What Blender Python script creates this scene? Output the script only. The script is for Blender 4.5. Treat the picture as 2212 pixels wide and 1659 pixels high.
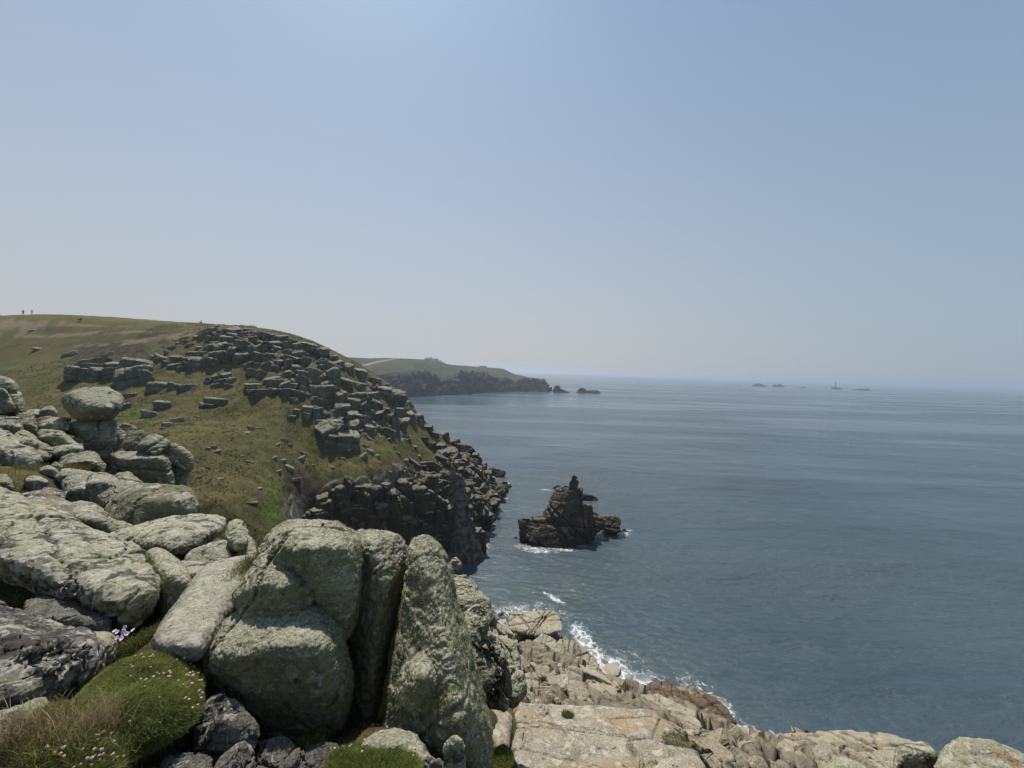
import bpy, bmesh, math, random
import numpy as np
from mathutils import Vector, Matrix

random.seed(7)
RNG = np.random.default_rng(7)
for o in list(bpy.data.objects):
    bpy.data.objects.remove(o)
SC = bpy.context.scene
COL = SC.collection
R = math.radians

# ------------------------------------------------------------------ camera
CAM_Z = 50.0
FPX, CX, CY = 831.0, 1106.0, 829.5          # focal length and centre of the 2212 x 1659 photograph
PITCH, ROLL = R(1.96), R(1.87)
fwd = np.array([0.0, math.cos(PITCH), -math.sin(PITCH)])
X0 = np.array([1.0, 0, 0]); U0 = np.cross(X0, fwd)
rgt = X0 * math.cos(ROLL) + U0 * math.sin(ROLL)
upv = U0 * math.cos(ROLL) - X0 * math.sin(ROLL)
CAMP = np.array([0.0, 0.0, CAM_Z])
cam = bpy.data.cameras.new('camera')
cam.lens = 36.0 * FPX / 2212.0
cam.sensor_width = 36.0
cam.clip_start = 0.1
cam.clip_end = 60000
camo = bpy.data.objects.new('camera', cam)
COL.objects.link(camo)
M = Matrix(((rgt[0], upv[0], -fwd[0], 0), (rgt[1], upv[1], -fwd[1], 0), (rgt[2], upv[2], -fwd[2], CAM_Z), (0, 0, 0, 1)))
camo.matrix_world = M
SC.camera = camo

# ------------------------------------------------------------------ sky, sun, exposure
SUN_AZ, SUN_EL = R(-26), R(60)               # azimuth from +Y, positive to the right
world = bpy.data.worlds.new('World')
SC.world = world
world.use_nodes = True
wn = world.node_tree
for n in list(wn.nodes):
    wn.nodes.remove(n)
wo = wn.nodes.new('ShaderNodeOutputWorld')
bg = wn.nodes.new('ShaderNodeBackground')
sky = wn.nodes.new('ShaderNodeTexSky')
sky.sky_type = 'NISHITA'
sky.sun_disc = False
sky.sun_elevation = SUN_EL
sky.sun_rotation = SUN_AZ
sky.altitude = 50
sky.air_density = 1.0
sky.dust_density = 0.6
sky.ozone_density = 1.5
bg.inputs['Strength'].default_value = 0.105
# a summer haze veils the lower sky: pale and warm under the sun, bluer away from it
tc = wn.nodes.new('ShaderNodeTexCoord')
sep = wn.nodes.new('ShaderNodeSeparateXYZ'); wn.links.new(tc.outputs['Generated'], sep.inputs[0])
def wmap(v, a, b, c, d, it='SMOOTHSTEP'):
    n = wn.nodes.new('ShaderNodeMapRange'); n.interpolation_type = it
    wn.links.new(v, n.inputs[0])
    for k, x in zip((1, 2, 3, 4), (a, b, c, d)): n.inputs[k].default_value = x
    return n.outputs[0]
dot = wn.nodes.new('ShaderNodeVectorMath'); dot.operation = 'DOT_PRODUCT'
wn.links.new(tc.outputs['Generated'], dot.inputs[0]); dot.inputs[1].default_value = (math.sin(SUN_AZ), math.cos(SUN_AZ), 0)
veil = wn.nodes.new('ShaderNodeMix'); veil.data_type = 'RGBA'
wn.links.new(wmap(dot.outputs['Value'], .1, 1.0, 0, 1), veil.inputs[0])
veil.inputs[6].default_value = (2.85, 3.35, 3.95, 1); veil.inputs[7].default_value = (4.1, 4.1, 4.2, 1)
mixv = wn.nodes.new('ShaderNodeMix'); mixv.data_type = 'RGBA'
wn.links.new(wmap(sep.outputs[2], .0, .80, .99, .28, 'LINEAR'), mixv.inputs[0])
tint = wn.nodes.new('ShaderNodeMix'); tint.data_type = 'RGBA'; tint.blend_type = 'MULTIPLY'; tint.inputs[0].default_value = 1.0
wn.links.new(sky.outputs[0], tint.inputs[6]); tint.inputs[7].default_value = (.82, 1.05, 1.10, 1)
wn.links.new(tint.outputs[2], mixv.inputs[6]); wn.links.new(veil.outputs[2], mixv.inputs[7])
wn.links.new(mixv.outputs[2], bg.inputs['Color'])
wn.links.new(bg.outputs[0], wo.inputs['Surface'])

sl = bpy.data.lights.new('sun', 'SUN')
sl.energy = 4.7
sl.angle = R(0.6)
sl.color = (1.0, 0.93, 0.82)
so = bpy.data.objects.new('sun', sl)
COL.objects.link(so)
sdir = Vector((math.sin(SUN_AZ) * math.cos(SUN_EL), math.cos(SUN_AZ) * math.cos(SUN_EL), math.sin(SUN_EL)))
so.rotation_euler = sdir.to_track_quat('Z', 'Y').to_euler()
so.location = (0, 0, 120)

SC.view_settings.view_transform = 'Standard'
SC.view_settings.look = 'None'
SC.view_settings.exposure = 0.22
SC.view_settings.gamma = 1.0
SC.render.engine = 'CYCLES'
SC.cycles.use_denoising = True
SC.cycles.max_bounces = 5
SC.cycles.diffuse_bounces = 2
SC.cycles.glossy_bounces = 2
SC.cycles.transmission_bounces = 2
SC.cycles.volume_bounces = 0
SC.cycles.sample_clamp_direct = 6.0
SC.cycles.sample_clamp_indirect = 3.0
SC.cycles.caustics_reflective = False
SC.cycles.caustics_refractive = False

# ------------------------------------------------------------------ helpers
def P(px, py, d):
    """photograph point (2212 wide) at depth d metres -> world"""
    return CAMP + d * (fwd + (px - CX) / FPX * rgt - (py - CY) / FPX * upv)

def ray(px, py):
    return fwd + (px - CX) / FPX * rgt - (py - CY) / FPX * upv

def Pz(px, py, z=0.0):
    r = ray(px, py)
    return CAMP + r * ((z - CAM_Z) / r[2])

def project(v):
    q = np.asarray(v) - CAMP
    dz = np.maximum(q @ fwd, 1e-3)
    return CX + FPX * (q @ rgt) / dz, CY - FPX * (q @ upv) / dz

def _hash(ix, iy, iz, seed):
    h = (ix * 374761393 + iy * 668265263 + iz * 2147483647 + seed * 974711) & 0xFFFFFFFF
    h = ((h ^ (h >> 13)) * 1274126177) & 0xFFFFFFFF
    return ((h ^ (h >> 16)) & 0xFFFFFF) / float(0xFFFFFF)

def vnoise(p, seed=0):
    """value noise, -1..1, p (n,3)"""
    i = np.floor(p).astype(np.int64)
    f = p - i
    f = f * f * f * (f * (f * 6 - 15) + 10)
    out = 0
    for dx in (0, 1):
        wx = f[:, 0] if dx else 1 - f[:, 0]
        for dy in (0, 1):
            wy = f[:, 1] if dy else 1 - f[:, 1]
            for dz in (0, 1):
                wz = f[:, 2] if dz else 1 - f[:, 2]
                out = out + wx * wy * wz * _hash(i[:, 0] + dx, i[:, 1] + dy, i[:, 2] + dz, seed)
    return out * 2 - 1

def fbm(p, freq, octs=4, seed=0, gain=0.5, ridged=False):
    out = np.zeros(len(p)); a = 1.0; tot = 0
    q = p * freq
    for k in range(octs):
        n = vnoise(q + 17.3 * k, seed + k)
        if ridged:
            n = 1 - 2 * np.abs(n)
        out += a * n; tot += a; a *= gain
        q = q * 2.03
    return out / tot

def cellnoise(p, freq, seed=0):
    """distance to nearest feature point and its random id value"""
    q = p * freq
    i = np.floor(q).astype(np.int64)
    best = np.full(len(p), 9.0); bid = np.zeros(len(p)); second = np.full(len(p), 9.0)
    for dx in (-1, 0, 1):
        for dy in (-1, 0, 1):
            for dz in (-1, 0, 1):
                c = i + np.array([dx, dy, dz])
                o = np.stack([_hash(c[:, 0], c[:, 1], c[:, 2], seed + s) for s in (1, 2, 3)], 1)
                d = np.linalg.norm(c + o - q, axis=1)
                v = _hash(c[:, 0], c[:, 1], c[:, 2], seed + 9)
                m = d < best
                second = np.where(m, best, np.minimum(second, d))
                bid = np.where(m, v, bid); best = np.where(m, d, best)
    return best, second - best, bid

def smoothstep(a, b, x):
    t = np.clip((x - a) / (b - a), 0, 1)
    return t * t * (3 - 2 * t)

def new_mesh(name, V, F, smooth=True):
    me = bpy.data.meshes.new(name)
    V = np.ascontiguousarray(V, dtype=np.float32)
    F = np.ascontiguousarray(F, dtype=np.int32)
    n, k = F.shape
    me.vertices.add(len(V)); me.vertices.foreach_set('co', V.ravel())
    me.loops.add(n * k); me.loops.foreach_set('vertex_index', F.ravel())
    me.polygons.add(n)
    me.polygons.foreach_set('loop_start', np.arange(0, n * k, k, dtype=np.int32))
    me.polygons.foreach_set('loop_total', np.full(n, k, dtype=np.int32))
    me.polygons.foreach_set('use_smooth', np.full(n, smooth, dtype=bool))
    me.update(calc_edges=True)
    return me

def set_attr(me, name, vals):
    vals = np.asarray(vals, dtype=np.float32)
    if vals.ndim == 1:
        a = me.attributes.new(name, 'FLOAT', 'POINT'); a.data.foreach_set('value', vals)
    else:
        if vals.shape[1] == 3:
            vals = np.hstack([vals, np.ones((len(vals), 1), np.float32)])
        a = me.attributes.new(name, 'FLOAT_COLOR', 'POINT'); a.data.foreach_set('color', np.ascontiguousarray(vals, np.float32).ravel())

def link(name, me, mat=None, parent=None, loc=None):
    o = bpy.data.objects.new(name, me)
    COL.objects.link(o)
    if mat is not None and len(me.materials) == 0:
        me.materials.append(mat)
    if parent is not None:
        o.parent = parent
    if loc is not None:
        o.location = Vector([float(c) for c in loc])
    return o

def tag(o, label=None, cat=None, group=None, kind=None):
    if label: o['label'] = label
    if cat: o['category'] = cat
    if group: o['group'] = group
    if kind: o['kind'] = kind
    return o

def vnormals(V, F):
    N = np.zeros_like(V)
    a, b, c = V[F[:, 0]], V[F[:, 1]], V[F[:, 2]]
    n = np.cross(b - a, c - a)
    if F.shape[1] == 4:
        d = V[F[:, 3]]
        n = np.cross(c - a, d - b)
    for k in range(F.shape[1]):
        for ax in range(3):
            N[:, ax] += np.bincount(F[:, k], n[:, ax], minlength=len(V))
    return N / np.maximum(np.linalg.norm(N, axis=1, keepdims=True), 1e-9)

def edges_of(F):
    k = F.shape[1]
    e = np.concatenate([np.stack([F[:, i], F[:, (i + 1) % k]], 1) for i in range(k)])
    return e

def laplace(V, F, it=1, lam=0.5):
    e = edges_of(F)
    e = np.unique(np.sort(e, 1), axis=0)
    deg = np.bincount(e.ravel(), minlength=len(V)).astype(float)
    for _ in range(it):
        S = np.zeros_like(V)
        for ax in range(3):
            S[:, ax] = np.bincount(e[:, 0], V[e[:, 1], ax], minlength=len(V)) + np.bincount(e[:, 1], V[e[:, 0], ax], minlength=len(V))
        V = V + lam * (S / np.maximum(deg, 1)[:, None] - V)
    return V

def subdiv(V, F):
    n = len(F)
    e = edges_of(F)
    es = np.sort(e, 1)
    key = es[:, 0].astype(np.int64) * (len(V) + 1) + es[:, 1]
    uk, inv = np.unique(key, return_inverse=True)
    first = np.zeros(len(uk), np.int64); first[inv] = np.arange(len(key))
    em = es[first]
    mid = (V[em[:, 0]] + V[em[:, 1]]) * .5
    fc = V[F].mean(1)
    V2 = np.concatenate([V, mid, fc])
    me_ = [len(V) + inv[i * n:(i + 1) * n] for i in range(4)]
    fi = len(V) + len(mid) + np.arange(n)
    F2 = np.concatenate([np.stack([F[:, i], me_[i], fi, me_[(i - 1) % 4]], 1) for i in range(4)])
    return V2, F2

CORN = np.array([[i, j, k] for i in (0, 1) for j in (0, 1) for k in (0, 1)])
CEDG = [(a, b) for a in range(8) for b in range(a + 1, 8) if np.abs(CORN[a] - CORN[b]).sum() == 1]

def surface_nets(Fv, org, h):
    nx, ny, nz = Fv.shape
    S = Fv < 0
    cs = np.stack([S[c[0]:nx - 1 + c[0], c[1]:ny - 1 + c[1], c[2]:nz - 1 + c[2]] for c in CORN])
    m = cs.any(0) & ~cs.all(0)
    idx = np.argwhere(m)
    vals = np.stack([Fv[idx[:, 0] + c[0], idx[:, 1] + c[1], idx[:, 2] + c[2]] for c in CORN], 1)
    acc = np.zeros((len(idx), 3)); cnt = np.zeros(len(idx))
    for a, b in CEDG:
        va, vb = vals[:, a], vals[:, b]
        x = (va < 0) != (vb < 0)
        t = np.where(x, va / np.where(va == vb, 1, va - vb), 0)
        acc += np.where(x[:, None], CORN[a] + t[:, None] * (CORN[b] - CORN[a]), 0)
        cnt += x
    V = (idx + acc / cnt[:, None]) * h + org
    imap = np.full(m.shape, -1, np.int64)
    imap[m] = np.arange(len(idx))
    quads = []
    for ax in range(3):
        o1, o2 = [(1, 2), (2, 0), (0, 1)][ax]
        sl1 = [slice(None)] * 3; sl2 = [slice(None)] * 3
        sl1[ax] = slice(0, -1); sl2[ax] = slice(1, None)
        A, B = S[tuple(sl1)], S[tuple(sl2)]
        d = A != B
        e = np.argwhere(d)
        ok = (e[:, o1] > 0) & (e[:, o2] > 0) & (e[:, o1] < Fv.shape[o1] - 1) & (e[:, o2] < Fv.shape[o2] - 1)
        e = e[ok]
        fl = A[e[:, 0], e[:, 1], e[:, 2]]
        def cell(d1, d2):
            q = e.copy(); q[:, o1] += d1; q[:, o2] += d2
            return imap[q[:, 0], q[:, 1], q[:, 2]]
        q = np.stack([cell(-1, -1), cell(0, -1), cell(0, 0), cell(-1, 0)], 1)
        q[~fl] = q[~fl][:, ::-1]
        quads.append(q)
    Q = np.concatenate(quads)
    Q = Q[(Q >= 0).all(1)]
    return V, Q

def hull_planes(pts):
    bm = bmesh.new()
    vs = [bm.verts.new(tuple(float(c) for c in p)) for p in pts]
    r = bmesh.ops.convex_hull(bm, input=vs)
    bm.faces.ensure_lookup_table()
    bm.normal_update()
    cen = np.mean(pts, 0)
    pl = []
    for f in bm.faces:
        a = f.calc_area()
        n = np.array(f.normal)
        c = np.array(f.calc_center_median())
        if np.dot(n, c - cen) < 0: n = -n
        pl.append((a, n, float(np.dot(n, c))))
    bm.free()
    pl.sort(key=lambda t: -t[0])
    keep = []
    for a, n, d in pl:
        if a < 1e-7: continue
        for j, (n2, d2) in enumerate(keep):
            if np.dot(n, n2) > 0.955:
                break
        else:
            keep.append((n, d))
    return np.array([k[0] for k in keep]), np.array([k[1] for k in keep])

def sdf_rock(hulls, res=64, rnd=0.06, blend=0.03, pad=0.12):
    """smooth union of rounded convex hulls -> V, F"""
    allp = np.concatenate(hulls)
    lo, hi = allp.min(0), allp.max(0)
    size = hi - lo
    h = size.max() / res
    lo = lo - 3 * h - pad * size.max() * .2; hi = hi + 3 * h + pad * size.max() * .2
    n = np.ceil((hi - lo) / h).astype(int) + 1
    gx, gy, gz = [lo[i] + h * np.arange(n[i]) for i in range(3)]
    G = np.stack(np.meshgrid(gx, gy, gz, indexing='ij'), -1).reshape(-1, 3).astype(np.float32)
    out = None
    for hp in hulls:
        N, D = hull_planes(hp)
        s = np.linalg.norm(hp.max(0) - hp.min(0))
        k = rnd * s * 0.35
        d = G @ N.T.astype(np.float32) - D.astype(np.float32)
        mx = d.max(1)
        d = mx + k * np.log(np.exp(np.maximum((d - mx[:, None]) / k, -30)).sum(1)) - k * 0.5
        if out is None:
            out = d
        else:
            kk = blend * size.max()
            hh = np.clip(kk - np.abs(out - d), 0, None) / kk
            out = np.minimum(out, d) - hh * hh * kk * .25
    return surface_nets(out.reshape(n), lo, h)

def rough(V, F, amps, seed=0):
    """amps: list of (amplitude m, frequency 1/m, octaves, ridged)"""
    for a, fr, oc, rg in amps:
        N = vnormals(V, F)
        V = V + N * (a * fbm(V, fr, oc, seed, ridged=rg))[:, None]
        seed += 11
    return V

def groove(V, F, planes, seed=0):
    """weathered joints: planes = (point, normal, width, depth)"""
    N = vnormals(V, F)
    for p0, n, w, dep in planes:
        n = np.asarray(n, float); n = n / np.linalg.norm(n)
        t = (V - p0) @ n + w * 1.5 * fbm(V, 0.5 / w / 6, 3, seed)
        V = V - N * (dep * np.exp(-(t / w) ** 2))[:, None]
        seed += 3
    return V

def jointed(V, F, freq, step, crack, width, seed=0, aniso=(1, 1, 1), w=None):
    """plates that stand proud of one another, parted by weathered cracks"""
    N = vnormals(V, F)
    q = V + .22 / freq * np.stack([fbm(V, freq * 1.3, 3, seed + k) for k in (50, 60, 70)], 1)
    b, e, c = cellnoise(q * np.array(aniso), freq, seed)
    d = (c - .5) * step - crack * np.exp(-(e / (width * freq)) ** 2)
    if w is not None: d = d * w
    return V + N * d[:, None]

def outline_hull(outl, dn, df, thick, extra=(), bulge=0.0, ridge=0.0, grow=1.0):
    """a convex body whose seen side fills the outline; lower points are dn away, upper ones df; thick metres deep"""
    if grow != 1.0:
        mx_ = sum(q[0] for q in outl) / len(outl); my_ = sum(q[1] for q in outl) / len(outl)
        outl = [(mx_ + (q[0] - mx_) * grow, my_ + (q[1] - my_) * grow, *q[2:]) for q in outl]
    o = np.array([q[:2] for q in outl], float)
    y0, y1 = o[:, 1].min(), o[:, 1].max()
    pts = []
    for q in outl:
        d = q[2] if len(q) > 2 else df + (dn - df) * (q[1] - y0) / (y1 - y0)
        pts.append(P(q[0], q[1], d))
    pts = np.array(pts)
    c = pts.mean(0)
    hf = (c - CAMP) / np.linalg.norm(c - CAMP)
    back = c + (pts - c) * .82 + hf * thick
    al = [pts, back]
    if ridge:                                    # a shoulder where the top turns over into the near face
        xm = o[:, 0].mean(); H_ = y1 - y0
        al.append(np.array([P(xm + (q[0] - xm) * .93, q[1] + ridge * H_, dn - .03 * (df - dn)) for q in o if q[1] < y0 + .55 * H_]))
    if bulge:
        al.append((c + (pts - c) * .45) - fwd * bulge)
    if len(extra):
        al.append(np.array([P(*q) for q in extra]))
    return np.concatenate(al)

# ------------------------------------------------------------------ materials
class NT:
    def __init__(s, name):
        s.m = bpy.data.materials.new(name); s.m.use_nodes = True
        s.t = s.m.node_tree
        for n in list(s.t.nodes): s.t.nodes.remove(n)
        s.out = s.t.nodes.new('ShaderNodeOutputMaterial')
        s.bsdf = s.t.nodes.new('ShaderNodeBsdfPrincipled')
        s.t.links.new(s.bsdf.outputs[0], s.out.inputs['Surface'])
        s.pos = s.t.nodes.new('ShaderNodeNewGeometry')
    def N(s, typ, **kw):
        n = s.t.nodes.new(typ)
        for k, v in kw.items():
            setattr(n, k, v)
        return n
    def put(s, sock, v):
        if isinstance(v, (int, float)):
            sock.default_value = v
        elif isinstance(v, tuple):
            sock.default_value = v if len(v) == len(sock.default_value) else (*v, 1.0)
        else:
            s.t.links.new(v, sock)
    def noise(s, scale, detail=6, rough=.55, dist=0.0, vec=None, off=None):
        n = s.N('ShaderNodeTexNoise')
        v = vec or s.pos.outputs['Position']
        if off is not None:
            a = s.N('ShaderNodeVectorMath', operation='ADD'); s.t.links.new(v, a.inputs[0]); a.inputs[1].default_value = off
            v = a.outputs[0]
        s.t.links.new(v, n.inputs['Vector'])
        n.inputs['Scale'].default_value = scale; n.inputs['Detail'].default_value = detail
        n.inputs['Roughness'].default_value = rough; n.inputs['Distortion'].default_value = dist
        return n.outputs[0]
    def scaled(s, sc, rot=(0, 0, 0)):
        n = s.N('ShaderNodeMapping'); s.t.links.new(s.pos.outputs['Position'], n.inputs['Vector'])
        n.inputs['Scale'].default_value = sc; n.inputs['Rotation'].default_value = rot
        return n.outputs[0]
    def ramp(s, v, a, b, c0=0.0, c1=1.0):
        n = s.N('ShaderNodeMapRange', interpolation_type='SMOOTHSTEP')
        s.put(n.inputs['Value'], v)
        n.inputs['From Min'].default_value = a; n.inputs['From Max'].default_value = b
        n.inputs['To Min'].default_value = c0; n.inputs['To Max'].default_value = c1
        return n.outputs[0]
    def mix(s, f, a, b):
        n = s.N('ShaderNodeMix', data_type='RGBA')
        s.put(n.inputs[0], f); s.put(n.inputs[6], a); s.put(n.inputs[7], b)
        return n.outputs[2]
    def math(s, op, a, b=0.0):
        n = s.N('ShaderNodeMath', operation=op)
        s.put(n.inputs[0], a); s.put(n.inputs[1], b)
        return n.outputs[0]
    def attr(s, name, col=False):
        n = s.N('ShaderNodeAttribute', attribute_name=name)
        return n.outputs['Color'] if col else n.outputs['Fac']
    def bump(s, height, strength, dist, prev=None):
        n = s.N('ShaderNodeBump')
        n.inputs['Strength'].default_value = strength; n.inputs['Distance'].default_value = dist
        s.put(n.inputs['Height'], height)
        if prev is not None: s.t.links.new(prev, n.inputs['Normal'])
        return n.outputs[0]
    def sep_z(s, which='Normal'):
        n = s.N('ShaderNodeSeparateXYZ'); s.t.links.new(s.pos.outputs[which], n.inputs[0])
        return n.outputs[2]

def granite(name, sc=1.0, c0=(.10, .095, .085), c1=(.27, .25, .225), green=0.5, gcol=(.20, .215, .135), white=.35, dark=.3, orange=.2,
            bump=1.0, wet=False, warm=None, gain=1.0, top=0.0):
    """sc = feature frequency: 1 for rocks a few metres from the eye, 0.2 for the far ones"""
    t = NT(name)
    n1 = t.noise(2.2 * sc, 8, .62)
    col = t.mix(t.ramp(n1, .3, .72), c0, c1)
    fine = t.noise(38 * sc, 4, .7)
    col = t.mix(t.ramp(fine, .42, .66, 0, .45), col, tuple(min(1, c * 1.75) for c in c1))
    col = t.mix(t.ramp(t.noise(48 * sc, 3, .7, off=(5, 2, 9)), .5, .64, 0, .75), col, tuple(c * .55 for c in c0))
    if warm:
        col = t.mix(t.ramp(t.noise(.9 * sc, 5, .6, off=(31, 7, 3)), .42, .66, 0, .85), col, warm)
    g = t.ramp(t.noise(1.1 * sc, 7, .62, off=(11, 3, 7)), .62 - .3 * green, .78 - .3 * green)
    g = t.math('MULTIPLY', g, t.ramp(t.noise(17 * sc, 5, .7, off=(3, 1, 2)), .34, .56))
    col = t.mix(t.math('MULTIPLY', g, .9), col, gcol)
    if top > 0:                                 # pale lichen crust, with sunlit brightness painted into the upward faces
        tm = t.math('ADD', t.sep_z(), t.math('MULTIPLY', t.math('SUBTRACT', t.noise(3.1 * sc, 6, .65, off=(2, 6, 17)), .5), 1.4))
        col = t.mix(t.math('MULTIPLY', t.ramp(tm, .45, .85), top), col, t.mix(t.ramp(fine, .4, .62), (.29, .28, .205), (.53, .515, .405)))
    w = t.ramp(t.noise(7.5 * sc, 6, .6, dist=.6, off=(1, 8, 4)), .70 - .22 * white, .745 - .22 * white)
    col = t.mix(t.math('MULTIPLY', w, .8), col, (.50, .485, .405))
    # rosettes of crustose lichen, rain streaks on steep faces, broad stains
    vo = t.N('ShaderNodeTexVoronoi'); vo.inputs['Scale'].default_value = 5.5 * sc; vo.inputs['Randomness'].default_value = 1.0
    wv_n = t.N('ShaderNodeTexNoise'); wv_n.inputs['Scale'].default_value = 14 * sc; wv_n.inputs['Detail'].default_value = 4
    t.t.links.new(t.pos.outputs['Position'], wv_n.inputs['Vector'])
    vs_ = t.N('ShaderNodeVectorMath', operation='SCALE'); t.t.links.new(wv_n.outputs['Color'], vs_.inputs[0]); vs_.inputs['Scale'].default_value = .10 / sc
    va = t.N('ShaderNodeVectorMath', operation='ADD'); t.t.links.new(t.pos.outputs['Position'], va.inputs[0]); t.t.links.new(vs_.outputs[0], va.inputs[1])
    t.t.links.new(va.outputs[0], vo.inputs['Vector'])
    sp = t.N('ShaderNodeSeparateColor'); t.t.links.new(vo.outputs['Color'], sp.inputs[0])
    ros = t.math('LESS_THAN', vo.outputs['Distance'], t.math('MULTIPLY', t.ramp(sp.outputs[0], .62 - .2 * white, 1.0), .52))
    col = t.mix(t.math('MULTIPLY', ros, .5 * min(1.0, max(0.0, sc - .1) * 3)), col, t.mix(sp.outputs[1], (.40, .41, .31), (.58, .565, .50)))
    st = t.ramp(t.noise(1.0, 6, .65, vec=t.scaled((4.2 * sc, 4.2 * sc, .45 * sc))), .56, .72)
    nz_ = t.math('ABSOLUTE', t.sep_z())
    col = t.mix(t.math('MULTIPLY', t.math('MULTIPLY', st, t.ramp(nz_, .75, .35)), .5), col, (.05, .042, .032))
    stn = t.ramp(t.noise(.75 * sc, 5, .6, off=(21, 4, 13)), .56, .74)
    col = t.mix(t.math('MULTIPLY', stn, .42), col, tuple(c * .75 for c in c0))
    d = t.ramp(t.noise(4.6 * sc, 7, .66, dist=.4, off=(9, 5, 14)), .70 - .25 * dark, .77 - .25 * dark)
    col = t.mix(t.math('MULTIPLY', d, .8), col, (.042, .037, .034))
    if orange > 0:
        o = t.ramp(t.noise(1.9 * sc, 7, .68, off=(4, 14, 6)), .72 - .22 * orange, .8 - .22 * orange)
        o = t.math('MULTIPLY', o, t.ramp(t.sep_z(), .35, .8))
        col = t.mix(t.math('MULTIPLY', o, .8), col, (.36, .165, .045))
    if wet:                                     # tide-washed, weed-dark rock near the waterline
        z = t.sep_z('Position')
        zz = t.math('ADD', z, t.math('MULTIPLY', t.noise(.5, 4, .6), -3.0))
        col = t.mix(t.ramp(zz, -.4, 3.0, .9, 0.0), col, (.022, .018, .015))
    t.put(t.bsdf.inputs['Base Color'], col)
    t.bsdf.inputs['Roughness'].default_value = .93
    t.bsdf.inputs['Specular IOR Level'].default_value = .2
    b = t.bump(t.noise(5 * sc, 10, .66), .55 * bump, .10 / sc)
    b = t.bump(t.noise(24 * sc, 7, .75), .9 * bump, .045 / sc, b)
    t.put(t.bsdf.inputs['Normal'], b)
    return t.m

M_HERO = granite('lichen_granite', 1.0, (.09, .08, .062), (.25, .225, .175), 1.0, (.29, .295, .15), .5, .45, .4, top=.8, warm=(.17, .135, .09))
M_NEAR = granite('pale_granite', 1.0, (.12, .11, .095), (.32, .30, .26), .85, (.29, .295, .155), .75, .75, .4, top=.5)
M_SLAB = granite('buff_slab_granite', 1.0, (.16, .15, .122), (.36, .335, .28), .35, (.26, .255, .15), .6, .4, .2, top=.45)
M_DARKB = granite('dark_small_granite', 1.3, (.06, .056, .048), (.20, .19, .165), .4, (.17, .175, .1), .4, .4, .0)
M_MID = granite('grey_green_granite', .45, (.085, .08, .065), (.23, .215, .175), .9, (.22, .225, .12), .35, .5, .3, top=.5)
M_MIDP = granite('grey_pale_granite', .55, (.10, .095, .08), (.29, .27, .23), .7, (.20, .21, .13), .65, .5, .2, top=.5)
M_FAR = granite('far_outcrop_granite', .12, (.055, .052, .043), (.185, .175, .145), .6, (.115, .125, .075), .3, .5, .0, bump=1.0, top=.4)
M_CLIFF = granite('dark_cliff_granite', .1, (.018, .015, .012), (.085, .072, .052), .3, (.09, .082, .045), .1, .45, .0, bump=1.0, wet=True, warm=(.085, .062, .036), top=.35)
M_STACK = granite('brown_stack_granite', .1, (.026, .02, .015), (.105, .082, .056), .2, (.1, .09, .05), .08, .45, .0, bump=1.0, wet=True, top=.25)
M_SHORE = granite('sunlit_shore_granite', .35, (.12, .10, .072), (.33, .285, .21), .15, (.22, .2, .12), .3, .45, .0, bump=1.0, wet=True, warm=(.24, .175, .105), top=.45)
M_PLAT = granite('pink_platform_granite', .8, (.18, .16, .125), (.40, .36, .29), .25, (.3, .28, .18), .55, .4, .25, bump=1.0, warm=(.33, .245, .15))
M_ORN = granite('orange_lichen_granite', .9, (.16, .14, .115), (.34, .30, .245), .7, (.30, .31, .185), .7, .35, .95, top=.2)
M_SEAR = granite('sea_rock', .05, (.018, .016, .014), (.07, .062, .05), .0, (.1, .1, .06), .0, .3, .0, bump=.8)

def blades_mat(name, trans=.45):
    t = NT(name)
    c = t.attr('Col', True)
    t.put(t.bsdf.inputs['Base Color'], c)
    t.bsdf.inputs['Roughness'].default_value = .75
    t.bsdf.inputs['Specular IOR Level'].default_value = .25
    tr = t.N('ShaderNodeBsdfTranslucent'); t.put(tr.inputs['Color'], c)
    mx = t.N('ShaderNodeMixShader'); mx.inputs[0].default_value = trans
    t.t.links.new(t.bsdf.outputs[0], mx.inputs[1]); t.t.links.new(tr.outputs[0], mx.inputs[2])
    t.t.links.new(mx.outputs[0], t.out.inputs['Surface'])
    return t.m
M_BLADE = blades_mat('grass_blades')

def plain(name, col, rough=.7, var=.25, sc=8):
    t = NT(name)
    n = t.noise(sc, 4)
    t.put(t.bsdf.inputs['Base Color'], t.mix(t.ramp(n, .3, .7), tuple(c * (1 - var) for c in col), tuple(min(1, c * (1 + var)) for c in col)))
    t.bsdf.inputs['Roughness'].default_value = rough
    return t.m

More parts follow.
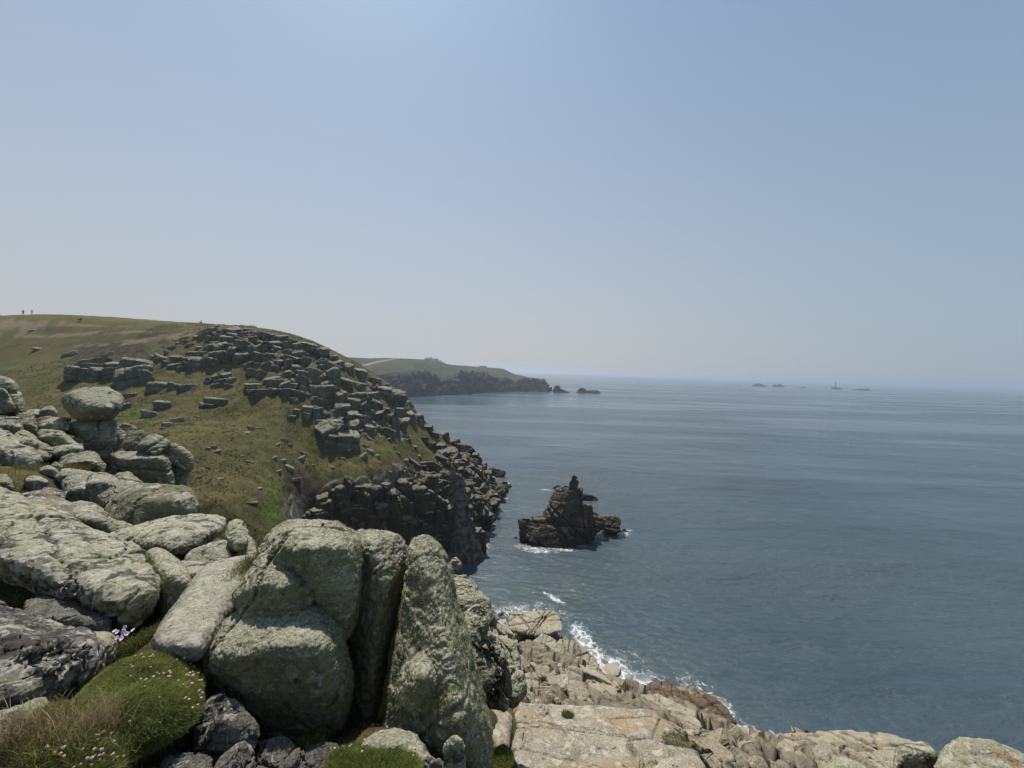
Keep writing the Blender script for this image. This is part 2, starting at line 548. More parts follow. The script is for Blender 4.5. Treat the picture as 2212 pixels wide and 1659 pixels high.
def ground_mat():
    t = NT('turf_and_earth')
    big = t.noise(.06, 6, .6)
    midn = t.noise(.5, 6, .65)
    fine = t.noise(2.6, 6, .7)
    grass = t.mix(t.ramp(big, .35, .65), (.066, .072, .024), (.105, .090, .036))
    grass = t.mix(t.ramp(midn, .4, .7, 0, .8), grass, (.125, .098, .045))
    grass = t.mix(t.ramp(t.noise(.32, 5, .65, off=(3, 9, 1)), .5, .72, 0, .7), grass, (.052, .068, .016))
    grass = t.mix(t.ramp(fine, .52, .72, 0, .6), grass, (.035, .032, .014))
    grass = t.mix(t.attr('green'), grass, (.075, .105, .018))
    earth = t.mix(t.ramp(midn, .35, .65), (.035, .027, .02), (.085, .064, .045))
    rock = t.mix(t.ramp(t.noise(.9, 7, .65), .35, .65), (.045, .042, .034), (.165, .155, .125))
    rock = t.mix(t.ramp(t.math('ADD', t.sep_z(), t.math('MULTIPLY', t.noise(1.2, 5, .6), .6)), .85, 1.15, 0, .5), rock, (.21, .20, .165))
    path = t.mix(t.ramp(midn, .3, .7), (.15, .115, .075), (.21, .165, .11))
    heath = t.mix(t.ramp(midn, .35, .65), (.045, .04, .028), (.075, .062, .045))
    sandc = t.mix(t.ramp(t.noise(.9, 8, .68), .36, .64), (.04, .033, .024), (.17, .14, .10))
    sandc = t.mix(t.ramp(t.noise(5, 6, .7), .48, .68, 0, .45), sandc, (.27, .23, .17))
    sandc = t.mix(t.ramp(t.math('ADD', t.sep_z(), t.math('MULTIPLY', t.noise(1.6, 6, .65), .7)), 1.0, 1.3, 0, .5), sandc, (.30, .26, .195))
    c = t.mix(t.attr('heath'), grass, heath)
    c = t.mix(t.attr('earth'), c, earth)
    c = t.mix(t.attr('rock'), c, rock)
    c = t.mix(t.attr('path'), c, path)
    c = t.mix(t.attr('sand'), c, sandc)
    t.put(t.bsdf.inputs['Base Color'], c)
    t.bsdf.inputs['Roughness'].default_value = .95
    t.bsdf.inputs['Specular IOR Level'].default_value = .1
    b = t.bump(t.noise(1.6, 8, .65), .7, .25)
    b = t.bump(t.noise(7, 6, .7), .8, .10, b)
    t.put(t.bsdf.inputs['Normal'], b)
    return t.m
M_GROUND = ground_mat()

def sea_mat():
    t = NT('sea_water')
    base = t.mix(t.ramp(t.noise(.02, 4, .5), .35, .65), (.037, .060, .076), (.046, .073, .089))
    base = t.mix(t.attr('shallow'), base, (.050, .075, .060))
    v1 = t.scaled((.55, 1.0, 1.0), (0, 0, R(14)))
    v2 = t.scaled((.4, 1.0, 1.0), (0, 0, R(-9)))
    v3 = t.scaled((.16, 1.0, 1.0), (0, 0, R(10)))
    ripple = t.noise(.85, 6, .68, dist=.5, vec=v1)
    wave = t.noise(.13, 4, .55, dist=.6, vec=v2)
    swell = t.noise(.035, 3, .5, vec=v3)
    patch = t.ramp(t.noise(.012, 5, .6, dist=.8, vec=v3), .36, .64, .35, 1.35)
    fo = t.attr('foam')
    fn = t.noise(.9, 8, .72, dist=1.2)
    web = t.N('ShaderNodeTexVoronoi', feature='DISTANCE_TO_EDGE'); web.inputs['Scale'].default_value = .55
    wd = t.N('ShaderNodeVectorMath', operation='ADD'); t.t.links.new(t.pos.outputs['Position'], wd.inputs[0])
    wz = t.N('ShaderNodeTexNoise'); wz.inputs['Scale'].default_value = .6; wz.inputs['Detail'].default_value = 5; t.t.links.new(t.pos.outputs['Position'], wz.inputs['Vector'])
    ws = t.N('ShaderNodeVectorMath', operation='SCALE'); t.t.links.new(wz.outputs['Color'], ws.inputs[0]); ws.inputs['Scale'].default_value = 3.0
    t.t.links.new(ws.outputs[0], wd.inputs[1]); t.t.links.new(wd.outputs[0], web.inputs['Vector'])
    lace = t.ramp(web.outputs['Distance'], .0, .32, .34, -.12)
    fmask = t.ramp(t.math('ADD', t.math('ADD', t.math('MULTIPLY', fn, .8), lace), t.math('MULTIPLY', fo, .55)), .86, 1.12)
    fmask = t.math('MULTIPLY', fmask, t.ramp(fo, .03, .3))
    caps = t.noise(.22, 7, .75, dist=.4, vec=v2, off=(40, 11, 3))
    cm = t.math('MULTIPLY', t.ramp(caps, .665, .73), t.attr('caps'))
    wash = t.math('MULTIPLY', t.ramp(t.math('ADD', t.math('MULTIPLY', t.noise(.35, 6, .65, dist=.8), .7), t.math('MULTIPLY', fo, .5)), .5, .95), t.ramp(fo, .02, .45, 0, .5))
    fm = t.math('MAXIMUM', t.math('MAXIMUM', t.math('MULTIPLY', fmask, .72), wash), cm)
    t.put(t.bsdf.inputs['Base Color'], t.mix(fm, base, (.72, .75, .76)))
    t.put(t.bsdf.inputs['Roughness'], t.math('ADD', t.ramp(patch, .35, 1.35, .17, .30), t.math('MULTIPLY', fm, .4)))
    t.bsdf.inputs['IOR'].default_value = 1.333
    h = t.math('ADD', t.math('MULTIPLY', ripple, .46), t.math('MULTIPLY', wave, 1.1))
    h = t.math('ADD', h, t.math('MULTIPLY', swell, 3.0))
    bn = t.N('ShaderNodeBump'); bn.inputs['Distance'].default_value = 1.0
    t.put(bn.inputs['Strength'], t.math('MULTIPLY', patch, t.math('SUBTRACT', 1.0, t.math('MULTIPLY', t.attr('calm'), .78)))); t.put(bn.inputs['Height'], h)
    t.put(t.bsdf.inputs['Normal'], bn.outputs[0])
    return t.m
M_SEA = sea_mat()

# ------------------------------------------------------------------ the ground: one sheet shaped by surveyed points
CP = []
def cp(px, py, d): CP.append(P(px, py, d))
def cw(x, y, z): CP.append(np.array([x, y, z], float))
def cz(px, py, z=0.0): CP.append(Pz(px, py, z))
# skyline of the opposite hill
for q in [(-140, 676, 138), (0, 682, 130), (75, 685, 129), (150, 688, 128), (250, 696, 125), (350, 702, 121), (430, 709, 118), (470, 712, 116), (540, 715, 115), (600, 725, 115),
          (645, 736, 116), (680, 750, 118), (720, 771, 122), (780, 795, 130), (830, 823, 138), (880, 857, 146), (908, 908, 150), (960, 948, 152), (1000, 970, 153), (1033, 990, 155)]:
    cp(*q)
# behind the skyline: level ground a little below the sight line
for q in [(-140, 690, 190), (150, 700, 190), (350, 716, 175), (540, 740, 165), (680, 780, 165), (780, 830, 175), (880, 900, 185), (960, 990, 185), (1030, 1030, 180)]:
    cp(*q)
for x, y, z in [(-30, 215, -4), (0, 200, -6), (-60, 230, 0), (10, 175, -5)]: cw(x, y, z)
# face of the hill
for q in [(0, 740, 115), (0, 800, 100), (-140, 740, 118), (100, 730, 117), (100, 770, 108), (200, 760, 110), (180, 830, 93), (300, 760, 108), (300, 830, 93), (300, 900, 81), (420, 780, 103), (400, 860, 88),
          (420, 950, 70), (520, 820, 98), (520, 900, 86), (500, 1000, 70), (620, 800, 102), (620, 880, 91.5), (600, 960, 82), (600, 1020, 76), (450, 1080, 58), (550, 1120, 62), (620, 1090, 70), (640, 1150, 66),
          (720, 850, 105), (720, 920, 96), (700, 1000, 86.5), (800, 880, 111.5), (800, 950, 99.5), (780, 1010, 88.5), (880, 930, 122), (880, 990, 107.5), (840, 1010, 95), (940, 985, 128), (-140, 860, 95), (0, 870, 86), (-140, 960, 70)]:
    cp(*q)
# cliff edge
for q in [(660, 1060, 78), (700, 1066, 80), (770, 1050, 84), (821, 1056, 88), (849, 1078, 90), (873, 1040, 98), (900, 1056, 102), (935, 1072, 104), (968, 1098, 104), (1002, 1100, 106), (1025, 1150, 104),
          (918, 1020, 112), (955, 995, 122), (1000, 1010, 133), (1035, 1035, 146), (1050, 1050, 156), (1000, 1065, 117), (960, 1055, 112), (1030, 1090, 122)]:
    cp(*q)
# foot of the cliff
for q in [(1094, 1055), (1086, 1075), (1069, 1094), (1050, 1126), (1037, 1150), (1036, 1186), (1000, 1195), (963, 1203), (930, 1222), (905, 1234), (880, 1254), (849, 1284), (820, 1302), (760, 1326), (700, 1362)]:
    cz(*q, -1.0)
for q in [(1112, 1055), (1100, 1090), (1085, 1110), (1070, 1140), (1056, 1180), (1040, 1215), (1000, 1230), (940, 1280), (860, 1360)]:
    cz(*q, -7.0)
# hollow between the two hills, then our own hill
for x, y, z in [(-48, 52, 24), (-38, 46, 22), (-28, 52, 12), (-22, 62, 4), (-16, 66, -1), (-70, 55, 33), (-100, 60, 40), (-42, 36, 31), (-30, 36, 24), (-20, 44, 12), (-10, 54, 0), (-4, 62, -5),
                (-60, 34, 39), (-32, 27, 36), (-22, 27, 32), (-14, 32, 24), (-6, 36, 17), (-2, 46, 6), (2, 54, 0),
                (-10, 12, 42.5), (-6, 13, 41), (-4, 18, 34), (0, 24, 27), (2, 14, 38)]:
    cw(x, y, z)
for q in [(0, 905, 21), (60, 900, 21), (0, 960, 16), (60, 970, 15.5), (130, 960, 17.5), (60, 1050, 12), (130, 1010, 14.5), (200, 1030, 14), (0, 1090, 10.5), (120, 1100, 10.2), (200, 1110, 9.6), (250, 1150, 8.6),
          (330, 1060, 15), (370, 1070, 16), (400, 1130, 9.5), (430, 1180, 7.4), (480, 1200, 7.0), (540, 1225, 6.8), (100, 1240, 6.2), (0, 1300, 5.6), (200, 1340, 5.0), (240, 1390, 4.7), (330, 1420, 3.7), (420, 1330, 4.2),
          (130, 1530, 3.1), (250, 1470, 3.2), (330, 1440, 3.6), (430, 1480, 3.4), (0, 1610, 2.6), (130, 1640, 2.6), (250, 1600, 2.8), (380, 1610, 2.9), (500, 1640, 3.0), (700, 1640, 3.1), (800, 1590, 3.3), (930, 1650, 3.0), (1040, 1640, 6.8), (1045, 1700, 6.2), (1060, 1600, 7.8), (1000, 1560, 6.0), (1010, 1650, 5.6), (640, 1560, 3.7),
          (780, 1560, 4.2), (850, 1560, 4.2), (1080, 1640, 6.9), (600, 1300, 5.2), (760, 1320, 5.6), (900, 1350, 5.8), (1000, 1400, 6.6), (1080, 1560, 8.6)]:
    cp(*q)
# the slope and shore below, to the right
for q in [(1060, 1530, 9.8), (1110, 1540, 9.7), (1330, 1548, 10.4), (1470, 1590, 9.6), (1130, 1720, 7.3), (1330, 1720, 7.3), (1530, 1720, 7.0), (1560, 1680, 8.4),
          (1130, 1510, 15.5), (1220, 1510, 17), (1320, 1520, 17), (1110, 1470, 22), (1160, 1470, 26), (1240, 1490, 24), (1330, 1505, 24), (1080, 1400, 30), (1120, 1420, 34), (1180, 1440, 38), (1270, 1470, 38), (1060, 1350, 48),
          (1090, 1365, 58), (1150, 1400, 55), (1200, 1430, 50), (1430, 1520, 34), (1500, 1575, 31), (1420, 1560, 25), (1560, 1615, 25), (1640, 1645, 21), (1740, 1660, 21), (1900, 1680, 22), (1400, 1545, 17), (1480, 1590, 17), (1540, 1632, 15.5), (1600, 1690, 12.5), (1340, 1545, 14.5),
          (1680, 1620, 32), (1800, 1620, 34), (1930, 1640, 33), (1600, 1600, 36),
          (1700, 1720, 6.8), (1850, 1700, 5.8), (2000, 1680, 5.8), (2200, 1690, 4.8), (2400, 1680, 5.0), (1300, 1800, 3.0), (1700, 1800, 3.0), (2200, 1800, 3.2)]:
    cp(*q)
for q in [(1060, 1330), (1101, 1345), (1214, 1366), (1262, 1400), (1300, 1460), (1385, 1492), (1460, 1482), (1545, 1512), (1590, 1590), (1700, 1625), (1850, 1625), (1990, 1640), (2200, 1660)]:
    cz(*q, -.6)
for q in [(1080, 1270), (1150, 1290), (1260, 1330), (1310, 1400), (1400, 1440), (1480, 1440), (1580, 1490), (1640, 1560), (1760, 1580), (1900, 1585), (2100, 1600), (2400, 1640), (1040, 1290)]:
    cz(*q, -6.0)
for x, y, z in [(0, 0.2, 47.6), (-1.5, .5, 47.7), (2, 0.5, 46.2), (-6, 0, 48.4), (6, 0, 45), (14, 4, 41), (24, 8, 33), (40, 12, 20), (60, 20, 4), (80, 30, -5), (60, 45, -6), (80, 5, -3), (-20, 0, 49), (-50, 5, 49), (-110, 20, 46), (-15, 6, 46.5), (-25, 12, 44.5), (-45, 18, 43)]:
    cw(x, y, z)
CP = np.array(CP)

def _phi(r): return np.sqrt(r * r + .09)
_A = _phi(np.linalg.norm(CP[:, None, :2] - CP[None, :, :2], axis=2))
_A += np.eye(len(CP)) * 0.02
_n = len(CP)
_Mx = np.zeros((_n + 3, _n + 3)); _Mx[:_n, :_n] = _A
_Mx[:_n, _n] = 1; _Mx[:_n, _n + 1:] = CP[:, :2]; _Mx[_n, :_n] = 1; _Mx[_n + 1:, :_n] = CP[:, :2].T
_W = np.linalg.solve(_Mx, np.concatenate([CP[:, 2], np.zeros(3)]))
def ground_z(xy):
    xy = np.asarray(xy, float)
    out = np.empty(len(xy))
    for s in range(0, len(xy), 20000):
        c = xy[s:s + 20000]
        out[s:s + 20000] = _phi(np.linalg.norm(c[:, None] - CP[None, :, :2], axis=2)) @ _W[:_n] + _W[_n] + c @ _W[_n + 1:]
    return out

def hit(px, py, dmin=3.0, dmax=240.0):
    """where the sight line meets the ground"""
    r = ray(px, py)
    ds = np.exp(np.linspace(math.log(dmin), math.log(dmax), 420))
    pts = CAMP + ds[:, None] * r
    f = pts[:, 2] - ground_z(pts[:, :2])
    k = np.where((f[:-1] > 0) & (f[1:] <= 0))[0]
    if len(k) == 0: return None
    k = k[0]; t = f[k] / (f[k] - f[k + 1])
    return pts[k] * (1 - t) + pts[k + 1] * t

AZ = np.concatenate([np.linspace(R(-80), R(-55.2), 60), np.linspace(R(-55), R(-3), 520), np.linspace(R(-2.8), R(48), 330), np.linspace(R(48.5), R(78), 40)])
RR = np.concatenate([np.exp(np.linspace(math.log(.7), math.log(60), 400)), np.linspace(60.5, 165, 340), np.linspace(165.6, 190, 30), np.linspace(192, 330, 25)])
ga, gr = np.meshgrid(AZ, RR, indexing='ij')
gxy = np.stack([np.sin(ga) * gr, np.cos(ga) * gr], -1).reshape(-1, 2)
gz = ground_z(gxy)
GV = np.column_stack([gxy, gz])
na, nr = ga.shape
ii, jj = np.meshgrid(np.arange(na - 1), np.arange(nr - 1), indexing='ij')
GF = np.stack([ii * nr + jj, (ii + 1) * nr + jj, (ii + 1) * nr + jj + 1, ii * nr + jj + 1], -1).reshape(-1, 4)
rad = np.linalg.norm(GV[:, :2], axis=1)
gpx, gpy = project(GV)
flat = np.column_stack([GV[:, :2], np.zeros(len(GV))])
# relief: tussocks on the far hill, small lumps near the eye
far = smoothstep(25, 60, rad)
gN0 = vnormals(GV, GF)
steep = smoothstep(.66, .48, gN0[:, 2])
tz = .30 * fbm(flat, 1 / 1.6, 4, 3) + .35 * fbm(flat, 1 / 6.0, 3, 5)
crest = smoothstep(95, 112, GV[:, 1]) * smoothstep(-30, -60, GV[:, 0])
tz *= (1 - .6 * crest)
GV[:, 2] += far * tz + (1 - far) * (.05 * fbm(flat, 1.6, 4, 8) * smoothstep(.5, 3, rad) + .25 * smoothstep(8, 20, rad) * fbm(flat, 1 / 2.5, 4, 9))
b, e, cid = cellnoise(GV * np.array([1, 1, .55]), 1 / 4.5, 4)
shore = np.maximum(smoothstep(20, 34, rad) * smoothstep(-14, 2, GV[:, 0] - 0.12 * (60 - rad)), smoothstep(4, 6, rad) * smoothstep(.3, 1.0, GV[:, 0])) * (rad < 110)
rocky = np.clip(far * steep + shore, 0, 1)
GV[:, 2] += rocky * smoothstep(8, 26, rad) * ((cid - .5) * 2.0 + .5 * fbm(flat, .5, 3, 2))

def poly_mask(px, py, poly, soft=10.0):
    """soft inside-polygon mask in survey coordinates"""
    poly = np.array(poly, float); n = len(poly)
    inside = np.zeros(len(px), bool); dist = np.full(len(px), 1e9)
    for i in range(n):
        a, c = poly[i], poly[(i + 1) % n]
        cond = (a[1] > py) != (c[1] > py)
        with np.errstate(divide='ignore', invalid='ignore'):
            xi = (c[0] - a[0]) * (py - a[1]) / (c[1] - a[1] + 1e-12) + a[0]
        inside ^= cond & (px < xi)
        ab = c - a; t = np.clip(((px - a[0]) * ab[0] + (py - a[1]) * ab[1]) / (ab @ ab), 0, 1)
        dist = np.minimum(dist, np.hypot(px - a[0] - t * ab[0], py - a[1] - t * ab[1]))
    return np.where(inside, smoothstep(0, soft, dist + soft * .3), 0.0)

farm = (rad > 45).astype(float)
n_a = fbm(flat, 1 / 9.0, 4, 21); n_b = fbm(flat, 1 / 2.5, 4, 22)
wob = 7 * n_a + 4 * n_b
a_path = np.zeros(len(GV))
for pl in [[(-200, 690), (40, 690), (110, 694), (95, 712), (-200, 716)],
           [(-200, 724), (100, 722), (230, 712), (330, 714), (330, 720), (230, 722), (100, 731), (-200, 733)],
           [(150, 744), (250, 738), (330, 728), (400, 714), (455, 712), (440, 728), (350, 736), (260, 748), (160, 750)],
           [(20, 700), (110, 696), (200, 700), (330, 706), (330, 709), (200, 706), (110, 704)]]:
    a_path = np.maximum(a_path, poly_mask(gpx + wob * .5, gpy + wob * .25, pl, 5))
a_path *= farm * smoothstep(-.5, .1, n_b)
a_heath = np.zeros(len(GV))
for pl in [[(175, 745), (300, 735), (330, 775), (230, 800), (150, 780)], [(300, 722), (400, 716), (400, 726), (290, 734)], [(60, 742), (300, 738), (290, 746), (60, 750)], [(60, 706), (160, 706), (150, 716), (60, 716)],
           [(170, 708), (300, 714), (300, 726), (180, 722)], [(880, 1010), (945, 1000), (960, 1050), (900, 1070), (840, 1050)]]:
    a_heath = np.maximum(a_heath, poly_mask(gpx + wob, gpy + wob * .5, pl, 9))
a_heath *= farm * .85
a_earth = poly_mask(gpx + wob * .6, gpy + wob * .6, [(612, 1020), (650, 1016), (690, 1030), (712, 1060), (715, 1110), (700, 1150), (680, 1140), (650, 1090), (620, 1060)], 8) * farm
for pl in [[(530, 1066), (560, 1060), (575, 1078), (560, 1098), (530, 1100)], [(735, 1016), (830, 1010), (850, 1026), (770, 1028)], [(540, 985), (590, 985), (580, 1000), (545, 998)]]:
    a_earth = np.maximum(a_earth, .8 * poly_mask(gpx + wob, gpy + wob, pl, 8) * farm * smoothstep(-.3, .3, n_b))
a_green = np.zeros(len(GV))
for pl in [[(620, 905), (650, 900), (690, 930), (770, 975), (760, 985), (680, 950)], [(590, 1030), (620, 1040), (660, 1110), (690, 1150), (620, 1180), (560, 1120)], [(250, 880), (330, 880), (340, 910), (260, 915)],
           [(690, 1040), (780, 1040), (800, 1060), (700, 1070)], [(210, 805), (320, 815), (310, 830), (210, 825)], [(770, 975), (860, 960), (850, 985), (780, 995)]]:
    a_green = np.maximum(a_green, poly_mask(gpx + wob * 1.5, gpy + wob, pl, 12))
a_green *= .6 * farm * (.55 + .45 * smoothstep(-.3, .3, n_b))
a_rock = np.clip(rocky * 1.2, 0, 1)
outc = poly_mask(gpx + wob * 2, gpy + wob * 2, [(400, 725), (470, 705), (560, 712), (700, 752), (830, 822), (900, 860), (915, 920), (860, 950), (760, 950), (690, 935), (600, 850), (520, 800), (500, 790), (400, 795), (330, 770)], 14) * farm
a_rock = np.maximum(a_rock, outc * .8 * smoothstep(-.35, .25, n_b + .3 * n_a))
patchy = smoothstep(-.24, .14, fbm(flat, 1 / 6.5, 3, 77) + .04)
ow = outc * patchy
bj, ej, cj = cellnoise((GV + 1.0 * np.stack([fbm(flat, .5, 3, k) for k in (81, 82, 83)], 1)) * np.array([.8, .8, 1.35]), 1 / 2.6, 14)
bk, ek, ck = cellnoise(GV * np.array([1, 1, 1.5]), 1 / 1.1, 15)
GV = GV + gN0 * (ow * ((cj - .55) * 2.3 + (ck - .5) * .45 - .7 * np.exp(-(ej / .10) ** 2)))[:, None]
a_rock = np.maximum(a_rock * (1 - outc), np.clip(ow * 1.25, 0, 1) * .95) + a_rock * 0
sh2 = shore * smoothstep(7, 14, rad)
bj, ej, cj = cellnoise((GV + .5 * np.stack([fbm(flat, .8, 3, k) for k in (84, 85, 86)], 1)) * np.array([.8, 1, 1.2]), 1 / 1.5, 24)
GV = GV + gN0 * (sh2 * ((cj - .5) * .4 + .25 * fbm(flat, 1.2, 3, 87, ridged=True) - .55 * np.exp(-(ej / .14) ** 2)))[:, None]
sandy = np.clip(shore * (GV[:, 0] > -3), 0, 1)
near_e = (1 - smoothstep(20, 40, rad)) * smoothstep(-.1, .35, fbm(flat, .9, 4, 31)) * .8
a_earth = np.maximum(a_earth, near_e)
a_rock = a_rock * (1 - a_earth * (rad > 40))
gm = new_mesh('ground', GV, GF)
for nm, a in (('path', a_path), ('heath', a_heath), ('earth', a_earth), ('green', a_green), ('rock', a_rock), ('sand', sandy)):
    set_attr(gm, nm, a)
ground = tag(link('ground', gm, M_GROUND), kind='structure')

# ------------------------------------------------------------------ the sea
SAZ = np.linspace(R(-84), R(84), 760)
SRR = np.concatenate([np.exp(np.linspace(math.log(24), math.log(400), 420)), np.exp(np.linspace(math.log(405), math.log(30000), 160))])
sa, sr = np.meshgrid(SAZ, SRR, indexing='ij')
SV = np.stack([np.sin(sa) * sr, np.cos(sa) * sr, np.zeros_like(sa)], -1).reshape(-1, 3)
ns1, ns2 = sa.shape
ii, jj = np.meshgrid(np.arange(ns1 - 1), np.arange(ns2 - 1), indexing='ij')
SF = np.stack([ii * ns2 + jj, (ii + 1) * ns2 + jj, (ii + 1) * ns2 + jj + 1, ii * ns2 + jj + 1], -1).reshape(-1, 4)
srad = np.linalg.norm(SV, axis=1)
fade = smoothstep(900, 200, srad)
wv = SV.copy(); wv[:, 0] *= .45
SV[:, 2] += fade * (.22 * fbm(wv, 1 / 7.0, 3, 41) + .10 * fbm(wv, 1 / 2.2, 2, 44))
# ring waves thrown back by the stack
c0 = Pz(1195, 1178); dd = np.linalg.norm(SV[:, :2] - c0[:2], axis=1)
ring = smoothstep(13, 15, dd) * smoothstep(40, 18, dd) * smoothstep(2, -8, SV[:, 1] - c0[1]) * smoothstep(26, 6, np.abs(SV[:, 0] - c0[0] - 3))
SV[:, 2] += ring * .05 * np.sin(dd * 2.9 + 2 * fbm(SV, .12, 2, 6))
spx, spy = project(SV)
foam = np.zeros(len(SV)); shallow = np.zeros(len(SV))
def foam_at(px, py, rx, ry, s, rot=0.0):
    c = Pz(px, py); cx = SV[:, 0] - c[0]; cy = SV[:, 1] - c[1]
    u = cx * math.cos(rot) + cy * math.sin(rot); v = -cx * math.sin(rot) + cy * math.cos(rot)
    return s * np.exp(-((u / rx) ** 2 + (v / ry) ** 2))
for q in [(1150, 1185, 6, 1.0, .75, .1), (1190, 1187, 9, 1.2, .62, .2), (1237, 1178, 4, 1.2, .9), (1345, 1153, 3.2, 1.8, .85), (1352, 1145, 3, 1.2, .7), (1293, 1168, 5, 1.5, .45, .3),
          (1198, 1292, 3.2, .8, 1.0, -.75), (1185, 1283, 1.8, .6, .9, -.5), (1120, 1322, 9, 3.0, .55), (1165, 1310, 7, 3.5, .42), (1215, 1330, 4, 3, .4, -.4),
          (1265, 1385, 2.5, 4, .75), (1285, 1420, 2.6, 4, .85, .3), (1318, 1440, 4.5, 3.5, .78), (1330, 1462, 5, 3.0, .85), (1370, 1484, 6.0, 2.4, .85), (1395, 1462, 4, 2, .5), (1350, 1420, 5, 3, .4),
          (1560, 1525, 1.7, 2.8, .9, .4), (1590, 1550, 2, 2.5, .5), (1600, 1583, 3.6, 1.7, .95), (1625, 1590, 2.4, 1.2, .8),
          (1064, 1100, 3, 2, .7), (1085, 1075, 3, 2.5, .75), (1075, 1092, 2.5, 2, .6), (1045, 1140, 3, 2, .6), (1040, 1165, 3, 2, .5), (1040, 1193, 3, 2, .55), (1092, 1045, 3, 2.5, .7), (1060, 1115, 2.5, 4, .7), (1052, 1130, 2.5, 3, .75), (1041, 1152, 2.5, 3, .8), (1042, 1180, 2.5, 3, .75), (1020, 1203, 4, 1.5, .6), (1130, 1180, 4, 2, .5), (1165, 1192, 6, 1.5, .7), (1215, 1188, 5, 1.4, .8), (1300, 1160, 4, 2, .6), (1480, 1470, 3, 3, .4), (1520, 1490, 3, 3, .5), (1250, 1365, 2, 3, .8), (1640, 1592, 4, 1.5, .7), (1066, 1035, 3, 3, .45), (1275, 1080, 4, 1.0, .7, -.4), (1180, 1058, 4, 2, .6),
          (1222, 849, 30, 3, .6), (1280, 850, 26, 3, .6), (1310, 848, 16, 3, .5), (1055, 849, 40, 4, .55), (960, 853, 50, 4, .5), (900, 858, 50, 4, .6),
          (1655, 843.8, 38, 22, 1.0), (1683, 836.5, 70, 20, .6), (1643, 834.7, 70, 16, .5), (1733, 838, 45, 12, .5), (1800, 840.4, 40, 22, .8), (1776, 839.6, 25, 16, .7), (1822, 841.3, 40, 16, .5), (1862, 843.8, 80, 14, .5)]:
    foam = np.maximum(foam, foam_at(*q))
for q in [(1190, 1290, 9, 4.5, .8, -.2), (1130, 1318, 8, 4, .5), (1500, 1480, 6, 3, .5), (1340, 1440, 6, 5, .55), (1290, 1400, 4, 5, .5), (1200, 1240, 14, 2.5, .25, -.1), (1420, 1440, 6, 2, .35), (1360, 1390, 8, 2, .3)]:
    shallow = np.maximum(shallow, foam_at(*q) * (.7 + .5 * fbm(SV, .25, 3, 12)))
caps = smoothstep(1300, 1700, spx) * smoothstep(160, 320, srad) * smoothstep(3000, 1200, srad)
sm = new_mesh('sea', SV, SF)
set_attr(sm, 'foam', np.clip(foam, 0, 1)); set_attr(sm, 'shallow', np.clip(shallow, 0, 1)); set_attr(sm, 'caps', caps)
wob_s = 18 * fbm(SV * np.array([.4, 1, 1]), 1 / 60., 4, 91)
set_attr(sm, 'calm', .9 * poly_mask(spx + wob_s * 3, spy + wob_s * .6, [(800, 846), (1330, 846), (1600, 858), (1480, 905), (1330, 960), (1180, 1010), (1050, 1020), (900, 960)], 45) * (spy > 842))
sea = tag(link('sea', sm, M_SEA), kind='structure')

# ------------------------------------------------------------------ the far headland
SKY_L = [(560, 772), (713, 770), (765, 772), (800, 774), (830, 773), (901, 775.5), (920, 777), (975, 788), (1040, 792.5), (1087, 796.5), (1109, 807.5), (1139, 814), (1150, 816.5), (1160, 819), (1174, 817.5), (1180, 822), (1184.5, 831), (1188, 845)]
TOP_L = [(560, 811), (795, 811), (844, 811), (870, 814), (888, 808), (926, 814), (953, 824), (990, 812), (1024, 805), (1049, 814), (1106, 823), (1139, 823), (1174, 821), (1184, 833), (1188, 845)]
WAT_L = [(560, 880), (800, 866), (877, 858), (975, 853), (1051, 847.5), (1106, 846.6), (1186, 846.6), (1188, 846.6)]
hx = np.concatenate([np.linspace(560, 860, 60), np.linspace(861, 1188, 520)])
it = lambda L, x: np.interp(x, [q[0] for q in L], [q[1] for q in L])
nt = 70
rows = []
for x in hx:
    w = Pz(x, it(WAT_L, x), 0.0)
    r = ray(x, 800); d0 = w[1] / r[1]
    dt = d0 + 34 + 6 * math.sin(x * .105) + 3 * math.sin(x * .27 + 1)
    t_ = P(x, max(it(TOP_L, x), it(SKY_L, x) + .3), dt)
    edge = np.clip((1186 - x) / 60, 0.12, 1)
    dz_ = d0 + 40
    s_ = P(x, it(SKY_L, x), dz_ + 60 + 110 * edge)
    b_ = P(x, it(SKY_L, x) + 6, dz_ + 60 + 330 * edge)
    e_ = P(x, it(SKY_L, x) + 3, dz_ + 60 + 700 * edge); e_[2] = -2
    f_ = w + (w - CAMP) * np.array([-.004, -.004, 0]); f_[2] = -2
    kn = [f_, w, t_, s_, b_, e_]
    tt = np.concatenate([np.zeros(1), np.linspace(1, 2, 34), np.linspace(2.04, 3, 25), np.linspace(3.1, 5, 10)])
    prof = np.array([np.interp(tt, range(6), [k[a] for k in kn]) for a in range(3)]).T
    rows.append(prof)
HV = np.array(rows); nh, nk = HV.shape[:2]
HV = HV.reshape(-1, 3)
ii, jj = np.meshgrid(np.arange(nh - 1), np.arange(nk - 1), indexing='ij')
HF = np.stack([ii * nk + jj, (ii + 1) * nk + jj, (ii + 1) * nk + jj + 1, ii * nk + jj + 1], -1).reshape(-1, 4)
tpar = np.tile(tt, nh)
cl = smoothstep(.9, 1.15, tpar) * smoothstep(2.25, 1.9, tpar)
bq, eq, cq = cellnoise(HV * np.array([1, 1, .35]), 1 / 16.0, 6)
hn = vnormals(HV, HF)
HV = HV + hn * (cl * ((cq - .5) * 16 + 7 * fbm(HV, 1 / 9., 4, 5) + 14 * np.clip((1160 - np.repeat(hx, nk)) / 60, 0, 1) * fbm(HV * np.array([1, 1, .15]), 1 / 45., 3, 15, ridged=True)))[:, None]
